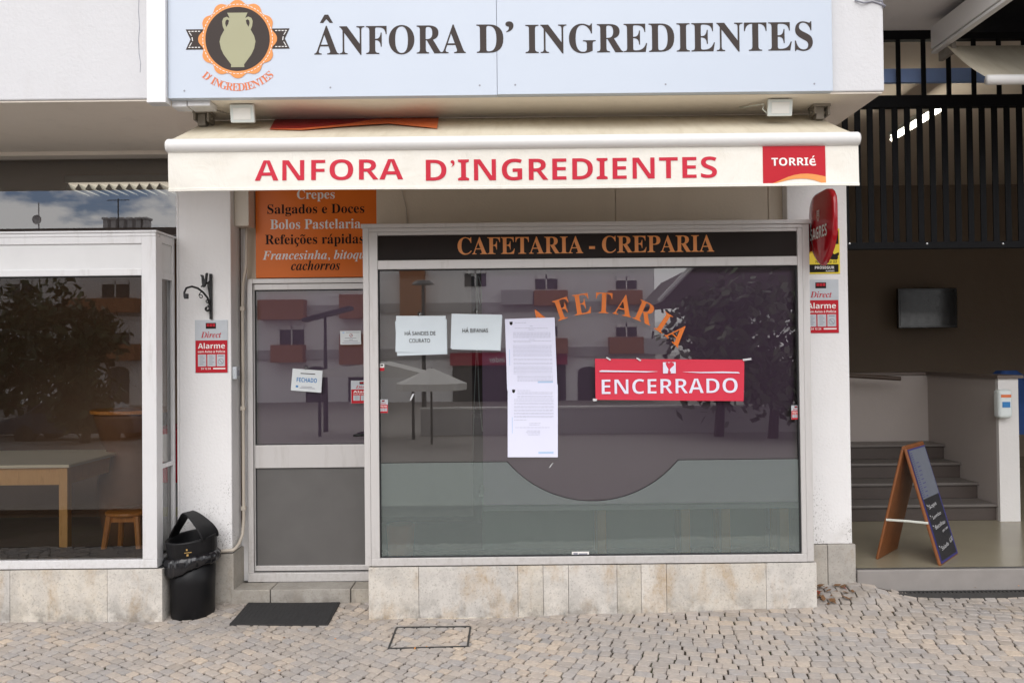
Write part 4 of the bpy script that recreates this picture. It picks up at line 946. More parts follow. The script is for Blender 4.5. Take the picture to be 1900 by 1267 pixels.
def sleeve(pts, back, lines, label, cup):
    Y = YP - .002; x, z = at(*pts[3], Y); t = thing('paper_sign', (x, Y, z), label, 'paper sign', 'paper food signs on the display window')
    if back: mb = MB(); wobble(mb, back, Y + .004, .001, .002); mb.build('sleeve', 'sleeve_paper', t, smooth=True)
    mb = MB(); wobble(mb, pts, Y, .001, .004); mb.build('sheet', 'sleeve_paper', t, smooth=True)
    mb = MB()
    for s_, u0, u1, vb, vc in lines: mb.pxtext(s_, 'thin', u0, u1, vb, vc, Y - .0065)
    mb.build('lettering', 'dark_print', t); suction(t, *cup, YP - .0)
sleeve([(735, 586), (827, 586), (828, 655), (734, 653)], [(733, 596), (829, 592), (830, 657), (737, 660)], [('HÁ SANDES DE', 751, 808, 622, 615), ('COURATO', 759, 798, 635.5, 628.5)], 'paper sign reading two lines, hung close to the door side of the window', (778, 582))
sleeve([(838, 582), (931, 584), (928, 650), (836, 646)], [(840, 583), (932, 585), (929, 651), (838, 648)], [('HÁ BIFANAS', 858, 905.5, 617, 609.5)], 'paper sign with one line of text, hung between the other food sign and the notices', (884, 577))

def notice(pts, lines, label, crest, front=0):
    Y = YP - .004 - front; x, z = at(*pts[3], Y); t = thing('notice', (x, Y, z), label, 'notice', 'printed notices on the display window')
    mb = MB(); mb.pxslab(pts, Y, Y + .0012); mb.build('sheet', 'notice_paper', t)
    y = Y - .001; mb = MB()
    for u0, u1, v in lines:
        u = u0
        while u < u1:
            w = rnd.uniform(2.5, 7); mb.pxrect(u, v - .5, min(u1, u + w), v + .45, y); u += w + 1.1
    mb.build('print_lines', 'pale_print', t)
    cu, cv = crest; mb = MB(); mb.px([(cu - 2.8, cv - 3.5), (cu - 1.2, cv - 2.4), (cu, cv - 3.6), (cu + 1.2, cv - 2.4), (cu + 2.8, cv - 3.5), (cu + 2.6, cv + 1.5), (cu, cv + 3.8), (cu - 2.6, cv + 1.5)], y); mb.build('crest', 'dark_print', t)
    mb = MB(); mb.pxrect(pts[2][0] - 36, pts[2][1] - 10, pts[2][0] - 8, pts[2][1] - 7, y); mb.pxrect(pts[0][0] + 8, (pts[0][1] + pts[3][1]) / 2 - 10, pts[0][0] + 9.2, (pts[0][1] + pts[3][1]) / 2 + 20, y); mb.build('blue_mark', 'cyan_print', t)
L1 = [(955, 976, 599), (983, 989, 605), (955, 1016, 608.8), (981, 991, 611.5)] + [(952, 1022, v) for v in (617, 619.3, 621.5, 624, 626)] + [(982, 992, 629.8), (952, 1023, 632.5), (953, 985, 635)] + [(952, 1024, v) for v in (641, 643.5, 646, 648.5, 651, 653.5, 656, 658.5, 661)] + [(953, 1025, v) for v in (666, 668.5, 673, 675.5, 680, 682.5, 685, 687.5, 690, 693)] + [(960, 1026, v) for v in (697, 699.5, 702, 704.5, 707)]
L2 = [(960, 984, 724.5)] + [(960, 1026, v) for v in (728, 730.5, 735, 737.5)] + [(954, 1027, v) for v in (741, 743.5, 747, 749.5, 754, 756, 760, 762, 766, 768, 772, 774)] + [(954, 978, 779), (982, 1003, 785), (982, 1002, 788), (956, 1020, 793), (978, 1002, 799), (976, 1003, 801.5), (978, 1002, 804), (980, 1001, 806.5)]
notice([(937, 592), (1029, 589), (1034, 717), (941, 724)], L1, 'white notice densely printed, above the second sheet of the pair', (948.3, 600))
notice([(942, 719), (1035, 713), (1035, 848), (942, 848)], L2, 'white notice half covered in print, below the other sheet of the pair', (953, 725.5), .0022)

def banner():
    Y = YP - .006; x, z = at(1105, 742, Y); t = thing('banner', (x, Y, z), 'red closed banner with white capitals taped to the display window', 'banner')
    mb = MB(); wobble(mb, [(1104, 665.5), (1381, 667.5), (1379.5, 744), (1105, 741.5)], Y, .0015, .006, 18); mb.build('sheet', 'banner_red', t, smooth=True)
    y = Y - .010; mb = MB(); mb.pxtext('ENCERRADO', 'medium', 1116.5, 1368.5, 730, 703, y)
    for sg, pts in ((0, [(1111, 689), (1116, 686.8), (1160, 687.6), (1200, 688.6), (1222, 689), (1200, 690.8), (1180, 690.4), (1114, 690)]), (1, [(1265, 689.5), (1300, 690), (1340, 689.2), (1370, 690), (1373, 692.6), (1340, 692), (1300, 692), (1280, 690.8)])): mb.px(pts, y)
    mb.build('lettering', 'banner_white', t)
    mb = MB(); mb.pxrect(1230, 672, 1254, 692.5, y)
    mb.cur = 1; mb.px([(1235, 673), (1238, 671.8), (1241, 673.2), (1245, 671.8), (1250, 673), (1251, 677), (1248, 680), (1244, 683.5), (1242.6, 687), (1245, 690.5), (1244, 693), (1239, 693), (1239.5, 689), (1240.5, 685), (1238, 681), (1236, 677.5)], y - .0008)
    mb.pxrect(1230, 669.6, 1254, 670.4, y); mb.build('emblem', ['banner_white', 'banner_red'], t)
banner()
mb = MB()
for q in ([(763, 742), (760, 743), (765, 731), (769, 730)], ): mb.px(q, YG - .0012)
mb.build('tape_scrap', 'clear_scrap', win)
mb = MB(); mb.px([(1018, 868), (1021, 866), (1027, 858), (1024, 860)], YG - .0012); mb.build('tape_scrap', 'clear_scrap', win)
for q in ([(1126, 662), (1134, 667), (1132, 669), (1124, 664)], [(1182, 663), (1190, 668), (1188, 670), (1180, 665)], [(1378, 666), (1394, 664), (1394, 667.5), (1379, 669.5)], [(1100, 739), (1108, 740), (1107, 744), (1100, 744)]):
    mb = MB(); mb.px(q, YP - .019); mb.build('tape', 'clear_scrap', bpy.data.objects['banner'])
def closed_card():
    Y = YD - .026; x, z = at(540, 725, Y); t = thing('closed_card', (x, Y, z), 'small tilted white closed card hanging on the door glass', 'card')
    pts = [(543, 683.5), (598.5, 687.5), (596, 728.5), (539.5, 724)]
    mb = MB(); mb.pxslab(pts, Y - .003, Y - .001); mb.build('card', 'card_paper', t)
    y = Y - .0045; cx_, cz_ = at(568, 705, y); a = R(-3.8); mb = MB(); mb.xf = lambda p: Vector((cx_ + (p.x - cx_) * math.cos(a) - (p.z - cz_) * math.sin(a), p.y, cz_ + (p.x - cx_) * math.sin(a) + (p.z - cz_) * math.cos(a)))
    mb.pxtext('FECHADO', 'sans', 550.5, 588, 709, 701, y); mb.build('lettering', 'blue_print', t)
    mb2 = MB(); mb2.xf = mb.xf; mb2.pxrect(557, 692.5, 584, 693.7, y); mb2.cur = 1; mb2.pxrect(560, 717, 580, 717.7, y); mb2.pxrect(557, 719.5, 585, 720.2, y); mb2.cur = 2; mb2.pxrect(549.5, 716, 554, 719.5, y); mb2.build('small_print', ['dark_print', 'grey_print', 'blue_print'], t)
    suction(t, 567.5, 681, Y - .0)
closed_card()
def permit():
    Y = YD - .026; x, z = at(631, 640, Y); t = thing('permit_card', (x, Y, z), 'small white printed card stuck high on the door glass', 'card')
    mb = MB(); mb.pxslab([(631, 614), (669.5, 613.5), (670, 639), (631.5, 639.5)], Y - .002, Y); mb.build('card', 'card_paper', t)
    y = Y - .003; mb = MB(); mb.pxrect(642, 616.5, 667, 617.1, y); mb.pxrect(640, 627, 661, 627.6, y); mb.pxrect(648, 629.6, 655, 630.4, y); mb.pxrect(638, 632.2, 664, 632.7, y); mb.pxrect(635, 635.5, 668, 636, y)
    mb.cur = 1; mb.px([(634, 617), (637, 615.6), (640, 617), (637, 619)], y)
    mb.cur = 2; c0, c1 = at(651.3, 622.3, y); mb.disc(c0, c1, .0125, y, 18); mb.cur = 3; mb.disc(c0, c1, .0095, y - .0005, 18); mb.cur = 0; mb.px([(649, 624.5), (653, 619.5), (654, 620.5), (650, 625)], y - .001)
    mb.build('small_print', ['grey_print', 'cyan_print', 'crimson_print', 'card_paper'], t)
permit()

# ---------------------------------------------------------------- blinds behind the display window and the door
def blind(u0, u1, v1, mat, label, rail=True, Y=5.80):
    x0, x1 = at(u0, 700, Y)[0], at(u1, 700, Y)[0]; z0 = at((u0 + u1) / 2, v1, Y)[1]
    t = thing('roller_blind', ((x0 + x1) / 2, Y, 2.45), label, 'blind', 'roller blinds behind the display window')
    mb = MB(); n = 16; vs = []
    for i in range(n + 1):
        x = x0 + (x1 - x0) * i / n; y = Y + .006 * math.sin(i * 1.1)
        vs += [(x, y, z0), (x, y, 2.44)]
    mb.add(vs, [(2 * i, 2 * i + 2, 2 * i + 3, 2 * i + 1) for i in range(n)]); mb.build('cloth', mat, t, smooth=True)
    mb = MB(); mb.tube([(x0, Y, 2.44), (x1, Y, 2.44)], .025, 12); mb.build('roller', mat, t, smooth=True)
    if rail: mb = MB(); mb.box(x0, x1, Y - .068, Y + .012, z0 - .022, z0 + .010); mb.build('bottom_rail', 'blind_rail', t, bevel=.004)
    return t
blind(691, 876, 958, 'blind_brown', 'brown grey roller blind drawn behind the glass beside the door', False)
blind(895, 1477, 936, 'blind_purple', 'wide purple grey roller blind drawn behind the red banner', True, 5.755)
Y = 6.24; x0, x1 = -1.94, -1.03; mb = MB(); mb.box(x0, x1, Y, Y + .004, .75, 2.37); tag(mb.build('roller_blind', 'blind_purple'), 'purple grey blind drawn behind the door glass', 'blind')
t = thing('blind_cord', (*at(885, 560, 5.74)[:1], 5.74, 1.0), 'pale looped cord and white pull fitting between the two window blinds', 'cord')
q = lambda u, v: (lambda a: (a[0], 5.745, a[1]))(at(u, v, 5.745))
mb = MB(); mb.tube([q(884, 510), q(884, 580), q(884, 650), q(880, 740), q(878, 830), q(877, 860)], .0035, 6); mb.build('cord', 'cord_white', t, smooth=True)
mb = MB(); mb.tube([q(885, 510), q(886, 580), q(886, 650), q(889, 740), q(895, 800)], .0035, 6); mb.build('cord', 'cord_white', t, smooth=True)
mb = MB(); mb.tube([q(888, 512), q(893, 530), q(894, 560), q(891, 566), q(888, 552), q(887, 530)], .0025, 6); mb.build('cord', 'cord_white', t, smooth=True)
mb = MB(); a = q(879, 505); mb.box(a[0] - .040, a[0] + .040, 5.74, 5.78, a[2] - .012, a[2] + .022); mb.box(a[0] - .02, a[0] + .02, 5.735, 5.739, a[2] - .03, a[2] - .0125); mb.build('fitting', 'white_print', t, bevel=.003)

# ---------------------------------------------------------------- furniture inside
def rounded(mb, x, y, z, r, h, n=24): mb.lathe([(0, z), (r * .96, z), (r, z + .006), (r, z + h - .006), (r * .96, z + h), (0, z + h)], x, y, n)
def wooden_table(label, X0, X1, Y0, Y1, ztop, zf=.22, wood='pale_wood'):
    t = thing('wooden_table', ((X0 + X1) / 2, (Y0 + Y1) / 2, zf), label, 'table')
    mb = MB(); mb.box(X0, X1, Y0, Y1, ztop - .025, ztop); mb.build('tabletop', 'table_white', t, bevel=.004)
    mb = MB(); a = .05; mb.box(X0 + a, X1 - a, Y0 + a, Y0 + a + .02, ztop - .16, ztop - .026); mb.box(X0 + a, X1 - a, Y1 - a - .02, Y1 - a, ztop - .16, ztop - .026); mb.box(X0 + a, X0 + a + .02, Y0 + a + .021, Y1 - a - .021, ztop - .16, ztop - .026); mb.box(X1 - a - .02, X1 - a, Y0 + a + .021, Y1 - a - .021, ztop - .16, ztop - .026); mb.build('apron', wood, t)
    for x in (X0 + .03, X1 - .095):
        for y in (Y0 + .03, Y1 - .095): mb = MB(); mb.box(x, x + .065, y, y + .065, zf, ztop - .0255); mb.build('leg', wood, t, bevel=.004)
    return t
ztab = at(90, 862, 6.25)[1]
wooden_table('pale wooden table with cream top close behind the neighbouring shop window', at(-210, 862, 6.25)[0], at(128, 862, 6.25)[0], 6.25, 7.25, ztab)
def stool(label, x, y, seat_z, zf=.22):
    t = thing('wooden_stool', (x, y, zf), label, 'stool', 'wooden stools inside the neighbouring shop')
    mb = MB(); rounded(mb, x, y, seat_z - .03, .17, .03); mb.build('seat', 'orange_wood', t, smooth=True)
    mb = MB(); mb.box(x - .11, x + .11, y - .11, y + .11, seat_z - .075, seat_z - .031); mb.build('apron', 'orange_wood', t)
    for sx in (-1, 1):
        for sy in (-1, 1): mb = MB(); mb.tube([(x + sx * .105, y + sy * .105, seat_z - .032), (x + sx * .15, y + sy * .15, zf)], [.024, .020], 8); mb.build('leg', 'orange_wood', t)
    return t
sx_, sz_ = at(240, 945, 6.35)
st0 = stool('orange wooden stool beside the white window post', sx_, 6.35, sz_)
stx, stz = at(75, 955, 6.85)
copy_thing(st0, (at(72, 955, 6.55)[0], 6.75, .22), R(20), 'wooden stool standing under the pale table')
# red cabinet seen through the narrow side pane
t = thing('drinks_cabinet', (-2.75, 6.45, .22), 'red cabinet with white label behind the narrow side pane', 'cabinet')
mb = MB(); mb.box(-2.73, -2.46, 6.15, 6.60, .88, 1.285); mb.build('body', 'crimson_print', t, bevel=.01)
mb = MB(); mb.box(-2.73, -2.46, 6.15, 6.60, .22, .879); mb.build('base', 'tv_grey', t, bevel=.01)
mb = MB(); mb.box(-2.625, -2.53, 6.146, 6.149, 1.04, 1.245); mb.cur = 1; mb.box(-2.585, -2.545, 6.144, 6.1459, 1.15, 1.17); mb.cur = 2; mb.box(-2.585, -2.545, 6.144, 6.1459, 1.09, 1.11); mb.build('label', ['white_print', 'orange_print', 'olive_print'], t)
mb = MB(); mb.box(-2.73, -2.46, 6.145, 6.1495, .63, .70); mb.build('stripe', 'olive_print', t)
t = thing('barrel', (-3.25, 7.0, .22), 'big dark brown barrel standing behind the wooden stool', 'barrel')
mb = MB(); bx = at(245, 900, 7.2)[0]; mb.lathe([(0, .22), (.22, .22), (.26, .5), (.275, .75), (.22, .98), (.20, 1.02), (.24, 1.08), (.30, 1.3), (.30, 1.34), (0, 1.34)], bx, 7.2, 32); mb.build('body', 'barrel_wood', t, smooth=True)
mb = MB(); mb.lathe([(0, 1.341), (.33, 1.341), (.33, 1.37), (0, 1.37)], bx, 7.2, 32); mb.build('top', 'orange_wood', t)
t = thing('ceiling_lamp', (-3.5, 7.3, 3.5), 'lit louvred ceiling lamp behind the high dark window', 'lamp')
lx0, lx1 = at(120, 343, 6.85)[0], at(312, 343, 6.85)[0]; lz = at(220, 338, 6.85)[1]
mb = MB(); mb.box(lx0, lx1, 6.85, 7.17, lz, lz + .06); mb.build('housing', 'lamp_white', t); mb = MB(); mb.box(lx0 + .02, lx1 - .02, 6.87, 7.15, lz - .012, lz - .0005); mb.build('tube', 'louvre_light', t)
mb = MB(); x = lx0
while x < lx1 - .05: mb.add([(x, 6.85, lz - .06), (x + .03, 6.85, lz - .013), (x + .06, 6.85, lz - .06), (x, 7.15, lz - .06), (x + .03, 7.15, lz - .013), (x + .06, 7.15, lz - .06)], [(0, 1, 2), (3, 5, 4), (0, 3, 4, 1), (1, 4, 5, 2)]); x += .085
mb.build('louvre', 'lamp_white', t)
# counter and things blurred behind the frosted film
wooden_table('low table blurred behind the frosted glass', .56, 1.28, 5.80, 6.10, .93, .2)
wooden_table('second low table blurred behind the frosted glass, beside the window end', 1.44, 1.98, 5.80, 6.10, .93, .2)
t = thing('added_cabinet', (.5, 6.6, .2), 'pale grey green cabinet added to lighten the view behind the frosted glass', 'cabinet'); mb = MB(); mb.box(-.25, 1.99, 6.5, 6.9, .2, .70); mb.build('body', 'cabinet_green', t, bevel=.01)  # invented pale body, added so the area behind the film looks less dark
mb = MB(); mb.box(-.27, 2.0, 6.48, 6.92, .7005, .72); mb.build('top', 'blind_rail', t)
t = thing('bar_counter', (0, 8.2, .2), 'dark bar counter deep inside the cafe', 'counter'); mb = MB(); mb.box(-1.8, 1.5, 8.0, 8.5, .2, 1.2); mb.build('body', 'rail_brown', t); mb = MB(); mb.box(-1.85, 1.55, 7.95, 8.55, 1.2005, 1.24); mb.build('top', 'capping', t)
t = thing('flower_pot', (-.78, 5.95, .43), 'terracotta pot blurred behind the frosted glass beside the door', 'pot')
mb = MB(); mb.lathe([(0, .3), (.07, .3), (.09, .45), (.10, .62), (.085, .63), (0, .62)], -.80, 5.80, 20); mb.build('body', 'red_orange_print', t, smooth=True)
mb = MB(); mb.lathe([(0, .2), (.10, .2), (.10, .299), (0, .299)], -.80, 5.80, 20); mb.build('stand', 'tv_grey', t)

# things in the passage
t = thing('television', (4.9, 11.9, 2.2), 'dark flat television on the far wall of the passage', 'television')
(x0, z1), (x1, z0) = at(1666, 535, 11.7), at(1777, 608, 11.7); mb = MB(); mb.box(x0, x1, 11.7, 11.76, z0, z1); mb.build('bezel', 'tv_black', t, bevel=.008)
mb = MB(); mb.box(x0 + .03, x1 - .03, 11.696, 11.6995, z0 + .03, z1 - .03); mb.build('screen', 'car_glass', t)
mb = MB(); mb.box((x0 + x1) / 2 - .1, (x0 + x1) / 2 + .1, 11.7605, 11.999, z0 + .2, z1 - .2); mb.build('wall_mount', 'tv_black', t)
t = thing('soap_dispenser', (4.58, 7.45, 1.2), 'white soap dispenser fixed to the end of the low white wall', 'dispenser')
x, z = at(1862, 749, 7.44); mb = MB(); mb.box(x - .065, x + .065, 7.40, 7.4995, z - .13, z + .13); mb.build('housing', 'lamp_white', t, bevel=.03, seg=4)
mb = MB(); mb.box(x - .035, x + .035, 7.396, 7.3995, z - .03, z + .02); mb.build('window', 'blue_print', t); mb = MB(); mb.box(x - .045, x + .045, 7.396, 7.3995, z + .06, z + .085); mb.build('label', 'red_orange_print', t)
t = thing('coat', (5.3, 8.4, 1.6), 'blue coat hanging behind the low white wall', 'coat'); mb = MB()
x, z = at(1880, 690, 8.4); vs = []; n = 22
for j in range(9):
    for i in range(n):
        a = 6.28319 * i / n; r_ = (.09, .15, .2, .2, .2, .21, .22, .23, .23)[j] * (1 + .18 * math.sin(5 * a + j)); vs.append((x + .06 + r_ * 1.1 * math.cos(a), 8.6 + r_ * .6 * math.sin(a), z - .05 + (.06 if j == 0 else .085) - .085 * j))
mb.add(vs, [(j * n + i, j * n + (i + 1) % n, (j + 1) * n + (i + 1) % n, (j + 1) * n + i) for j in range(8) for i in range(n)]); mb.build('body', 'coat_blue', t, smooth=True)
t = thing('tube_lamp', (3.7, 8, 3.98), 'lit fluorescent tube lamp seen between the black slats', 'lamp')
def L3(u, v, Z):
    lo, hi = 6.3, 12
    for _ in range(40):
        m_ = (lo + hi) / 2
        if at(u, v, m_)[1] < Z: lo = m_
        else: hi = m_
    return Vector((at(u, v, lo)[0], lo, Z))
pa, pb = L3(1752, 199, 3.93), L3(1655, 259, 3.93)
mb = MB(); mb.tube([pa, pb], .018, 10); mb.build('tube', 'tube_light', t); mb = MB(); mb.tube([pa + Vector((0, 0, .06)), pb + Vector((0, 0, .06))], .035, 6); mb.build('fixture', 'lamp_white', t)

def chalkboard():
    FL_ = Vector((3.105, 5.985, PF)); FR_ = Vector((3.42, 6.33, PF)); RL_ = Vector((2.72, 6.20, PF)); RR_ = Vector((3.03, 6.54, PF))
    TL = Vector((2.915, 6.09, 1.085)); TR = TL + (FR_ - FL_) * .96
    t = thing('chalkboard', ((FL_ + RR_) / 2)[:2] + (PF,), 'folding wooden chalkboard with handwritten menu standing in the passage', 'chalkboard')
    def slab(mb, bl, br, tl, tr, th):
        n = (br - bl).cross(tl - bl).normalized() * th
        mb.add([bl, br, tr, tl, bl + n, br + n, tr + n, tl + n], [(0, 1, 2, 3), (7, 6, 5, 4), (0, 4, 5, 1), (1, 5, 6, 2), (2, 6, 7, 3), (3, 7, 4, 0)]); return n
    mb = MB(); slab(mb, FL_, FR_, TL, TR, -.022); fr = mb.build('front_panel', 'board_wood', t, bevel=.008)
    dn = ((FR_ - FL_).cross(TL - FL_)).normalized()
    def S(a, b, d=.002): return (FL_ + (FR_ - FL_) * a) * (1 - b) + (TL + (TR - TL) * a) * b + dn * d
    q = lambda mb, a0, b0, a1, b1, d: mb.add([S(a0, b0, d), S(a1, b0, d), S(a1, b1, d), S(a0, b1, d)], [(0, 1, 2, 3)])
    if dn.y > 0: dn = -dn
    mb = MB(); q(mb, .03, .012, .97, .988, .002); mb.build('blue_border', 'board_blue', fr)
    mb = MB(); q(mb, .09, .03, .91, .965, .003); mb.build('slate', 'chalkboard', fr)
    mb = MB(); q(mb, .06, .555, .93, .975, .005); mb.build('menu_sheet', 'board_paper', fr)
    mb = MB(); r3 = random.Random(5)
    def word(s_, a, b, h, w, d=.0045):
        v, f, b0, b1 = outline(s_, 'thin'); H_ = .7
        mb.add([S(a + (p[0] - b0) / (b1 - b0) * w, b + p[1] / H_ * h + (p[0] - b0) / (b1 - b0) * .012 + r3.uniform(-.001, .001), d) for p in v], f)
    word('Sopa', .22, .46, .035, .42); word('Lombo', .26, .37, .032, .46); word('Bacalhau', .24, .285, .035, .55); word('com natas', .52, .235, .025, .32); word('Salada', .24, .105, .035, .4); word('6,50', .74, .125, .04, .16)
    for b in (.47, .38, .295, .12): 
        for (a0, b0, a1, b1) in ((.14, b, .19, b + .015), (.14, b + .03, .19, b + .015)):
            p0, p1 = S(a0, b0, .0045), S(a1, b1, .0045); o = Vector((0, 0, .006)); mb.add([p0, p1, p1 + o, p0 + o], [(0, 1, 2, 3)])
    mb.build('chalk_writing', 'chalk', fr)
    mb = MB()
    for k in range(22):
        b = .57 + k * .018; q(mb, .09, b, .09 + .10, b + .006, .0065)
        if k % 2 == 0 and k < 18: q(mb, .26, b, .30 + r3.uniform(.03, .14), b + .007, .0065)
    mb.build('menu_print', 'board_blue', fr)
    mb = MB(); slab(mb, RL_, RR_, TL + Vector((-.03, .02, -.005)), TR + Vector((-.03, .02, -.005)), .02); mb.build('rear_panel', 'board_wood', t, bevel=.008)
    mb = MB(); a = (FL_ * .64 + TL * .36); b = (RL_ * .64 + TL * .36); mb.tube([a, (a + b) / 2 + Vector((0, 0, .003)), b], .009, 6); mb.build('stay', 'cord_white', t)
    mb = MB(); c_ = TL + Vector((-.015, .008, .004)); d_ = TR + Vector((-.015, .008, .004)); mb.tube([c_, d_], .014, 8); mb.build('hinge', 'board_wood', t)
chalkboard()

# ---------------------------------------------------------------- on the pavement
def litter_bin():
    X, Yc, zb = -2.262, 5.785, .012; r0 = .148
    t = thing('litter_bin', (X, Yc, zb), 'black plastic litter bin with open hooded lid beside the column', 'bin')
    mb = MB(); mb.lathe([(0, zb), (.140, zb), (.146, zb + .01), (.150, .25), (.153, .42), (.147, .42), (.140, .05), (0, .05)], X, Yc, 40); mb.build('body', 'black_plastic', t, smooth=True)
    yaw = R(-18); c, s_ = math.cos(yaw), math.sin(yaw); z0 = .425; tl = R(-4)
    def rot(p):
        x, y, z = p.x, p.y, p.z - z0
        x, z = x * math.cos(tl) + z * math.sin(tl), -x * math.sin(tl) + z * math.cos(tl)
        return Vector((X + x * c - y * s_, Yc + x * s_ + y * c, z + z0))
    # lower band of the lid, its rim higher at the back
    mb = MB(); mb.xf = rot; n = 48; vs = []; fs = []
    def rim(a): return .565 + .02 * math.sin(a)
    rings = [(.158, lambda a: .425), (.166, lambda a: .47), (.172, lambda a: rim(a) - .006), (.167, rim), (.150, rim), (.146, lambda a: rim(a) - .01), (.140, lambda a: .45)]
    for r_, zf in rings: vs += [(r_ * math.cos(6.28319 * k / n), r_ * math.sin(6.28319 * k / n), zf(6.28319 * k / n)) for k in range(n)]
    for j in range(len(rings) - 1): fs += [(j * n + k, j * n + (k + 1) % n, (j + 1) * n + (k + 1) % n, (j + 1) * n + k) for k in range(n)]
    mb.add(vs, fs)
    # arched hood spanning the lid: straight on one side, rounded on the other
    prof = [(-.166, .548), (-.138, .600), (-.085, .665), (-.045, .715), (-.025, .732), (.0, .728), (.04, .705), (.085, .668), (.128, .625), (.156, .580), (.164, .545)]
    wid = [.045, .045, .048, .05, .052, .055, .064, .075, .085, .09, .085]
    def dense(a, k):
        o = []
        for i in range(len(a) - 1):
            p0, p1, p2, p3 = a[max(i - 1, 0)], a[i], a[i + 1], a[min(i + 2, len(a) - 1)]
            for q in range(k):
                t_ = q / k; o.append(.5 * (2 * p1 + (p2 - p0) * t_ + (2 * p0 - 5 * p1 + 4 * p2 - p3) * t_ * t_ + (3 * p1 - p0 - 3 * p2 + p3) * t_ ** 3))
        return o + [a[-1]]
    prof = list(zip(dense([p[0] for p in prof], 4), dense([p[1] for p in prof], 4))); wid = dense(wid, 4)
    vs = []; fs = []
    for (px_, pz_), w in zip(prof, wid): 
        L_ = math.hypot(px_, pz_ - .45); nx_, nz_ = px_ / L_, (pz_ - .45) / L_
        for y, d in ((-w, 0), (-w, -.014), (w, -.014), (w, 0)): vs.append((px_ + nx_ * d, y, pz_ + nz_ * d))
    m = len(prof)
    for i in range(m - 1):
        for k in range(4): fs.append((i * 4 + k, i * 4 + (k + 1) % 4, (i + 1) * 4 + (k + 1) % 4, (i + 1) * 4 + k))
    fs += [(3, 2, 1, 0), ((m - 1) * 4, (m - 1) * 4 + 1, (m - 1) * 4 + 2, (m - 1) * 4 + 3)]
    mb.add(vs, fs); mb.build('lid', 'black_plastic', t, smooth=False, bevel=.004, seg=3)
    mb = MB()
    def onlid(a, z, d=.1715): return rot(Vector((d * math.cos(a), d * math.sin(a), z)))
    for a, z, w, h in ((-62, .492, .010, .012), (-60, .476, .045, .005), (-61, .455, .012, .014)):
        a = R(a); da = w / .16; mb.add([onlid(a - da / 2, z), onlid(a + da / 2, z), onlid(a + da / 2, z + h), onlid(a - da / 2, z + h)], [(0, 1, 2, 3)])
    mb.build('emblem', 'gold_print', t)
    # crumpled bag edge folded over the rim
    mb = MB(); n = 90; prof = [(.152, .445), (.162, .44), (.170, .42), (.170, .40), (.166, .38), (.158, .365), (.153, .39)]; vs = []; fs = []; r4 = random.Random(9)
    ph = [r4.uniform(0, 6.28) for _ in range(6)]
    for j, (r_, z) in enumerate(prof):
        for k in range(n):
            a = 6.28319 * k / n; wv = sum(math.sin(f_ * a + p_ + j * .6) for f_, p_ in zip((3, 7, 11, 17, 23, 31), ph)) / 6
            lump = .040 * max(0, math.cos(a - R(200))) ** 2 + .038 * max(0, math.cos(a - R(-5))) ** 4
            dz = -.05 * max(0, math.cos(a - R(235))) ** 2 if j > 2 else 0
            k_ = min(1, j / 2) if j < 5 else .8
            vs.append((X + (r_ + (.016 * wv + lump * .6) * k_) * math.cos(a), Yc + (r_ + (.016 * wv + lump * .6) * k_) * math.sin(a), z + .018 * wv * k_ + dz + .022 * math.cos(a)))
    for j in range(len(prof) - 1): fs += [(j * n + k, j * n + (k + 1) % n, (j + 1) * n + (k + 1) % n, (j + 1) * n + k) for k in range(n)]
    mb.add(vs, fs); tag(mb.build('bin_liner', 'bin_bag', None, smooth=True), 'crumpled black plastic bag folded over the rim of the bin', 'bag')
litter_bin()

t = thing('doormat', (-1.58, 5.73, .03), 'black ribbed rubber doormat on the cobbles in front of the step', 'mat')
mb = MB(); n, m = 24, 10; X0_, X1_, Y0_, Y1_ = -1.918, -1.258, 5.53, 5.925
vs = [(X0_ + (X1_ - X0_) * i / n, Y0_ + (Y1_ - Y0_) * j / m, gz(X0_ + (X1_ - X0_) * i / n, Y0_ + (Y1_ - Y0_) * j / m) + .012) for j in range(m + 1) for i in range(n + 1)]
k_ = len(vs); vs += [(v[0], v[1], v[2] - .014) for v in vs]
fs = [(j * (n + 1) + i, j * (n + 1) + i + 1, (j + 1) * (n + 1) + i + 1, (j + 1) * (n + 1) + i) for j in range(m) for i in range(n)]
fs += [(i, i + 1, k_ + i + 1, k_ + i)[::-1] for i in range(n)] + [(j * (n + 1), (j + 1) * (n + 1), k_ + (j + 1) * (n + 1), k_ + j * (n + 1)) for j in range(m)] + [(j * (n + 1) + n, (j + 1) * (n + 1) + n, k_ + (j + 1) * (n + 1) + n, k_ + j * (n + 1) + n)[::-1] for j in range(m)]
mb.add(vs, fs); mb.build('base', 'rubber', t)
mb = MB()
for q in range(26):
    y = Y0_ + .012 + q * .0145
    pts = [(X0_ + .01 + (X1_ - X0_ - .02) * i / 12, y) for i in range(13)]
    for a, b in zip(pts, pts[1:]): za, zb_ = gz(*a) + .0165, gz(*b) + .0165; mb.add([(a[0], y, za), (b[0], y, zb_), (b[0], y + .007, zb_), (a[0], y + .007, za), (a[0], y, za - .006), (b[0], y, zb_ - .006), (b[0], y + .007, zb_ - .006), (a[0], y + .007, za - .006)], [(0, 1, 2, 3), (0, 4, 5, 1), (2, 6, 7, 3)])
for q in range(20):
    x = X0_ + .02 + q * .0325
    for j in range(8):
        y = Y0_ + .01 + j * .046; za = gz(x, y) + .0158; zb_ = gz(x, y + .046) + .0158; mb.add([(x, y, za), (x + .005, y, za), (x + .005, y + .046, zb_), (x, y + .046, zb_)], [(0, 1, 2, 3)])
o = mb.build('ribs', 'rubber', t)

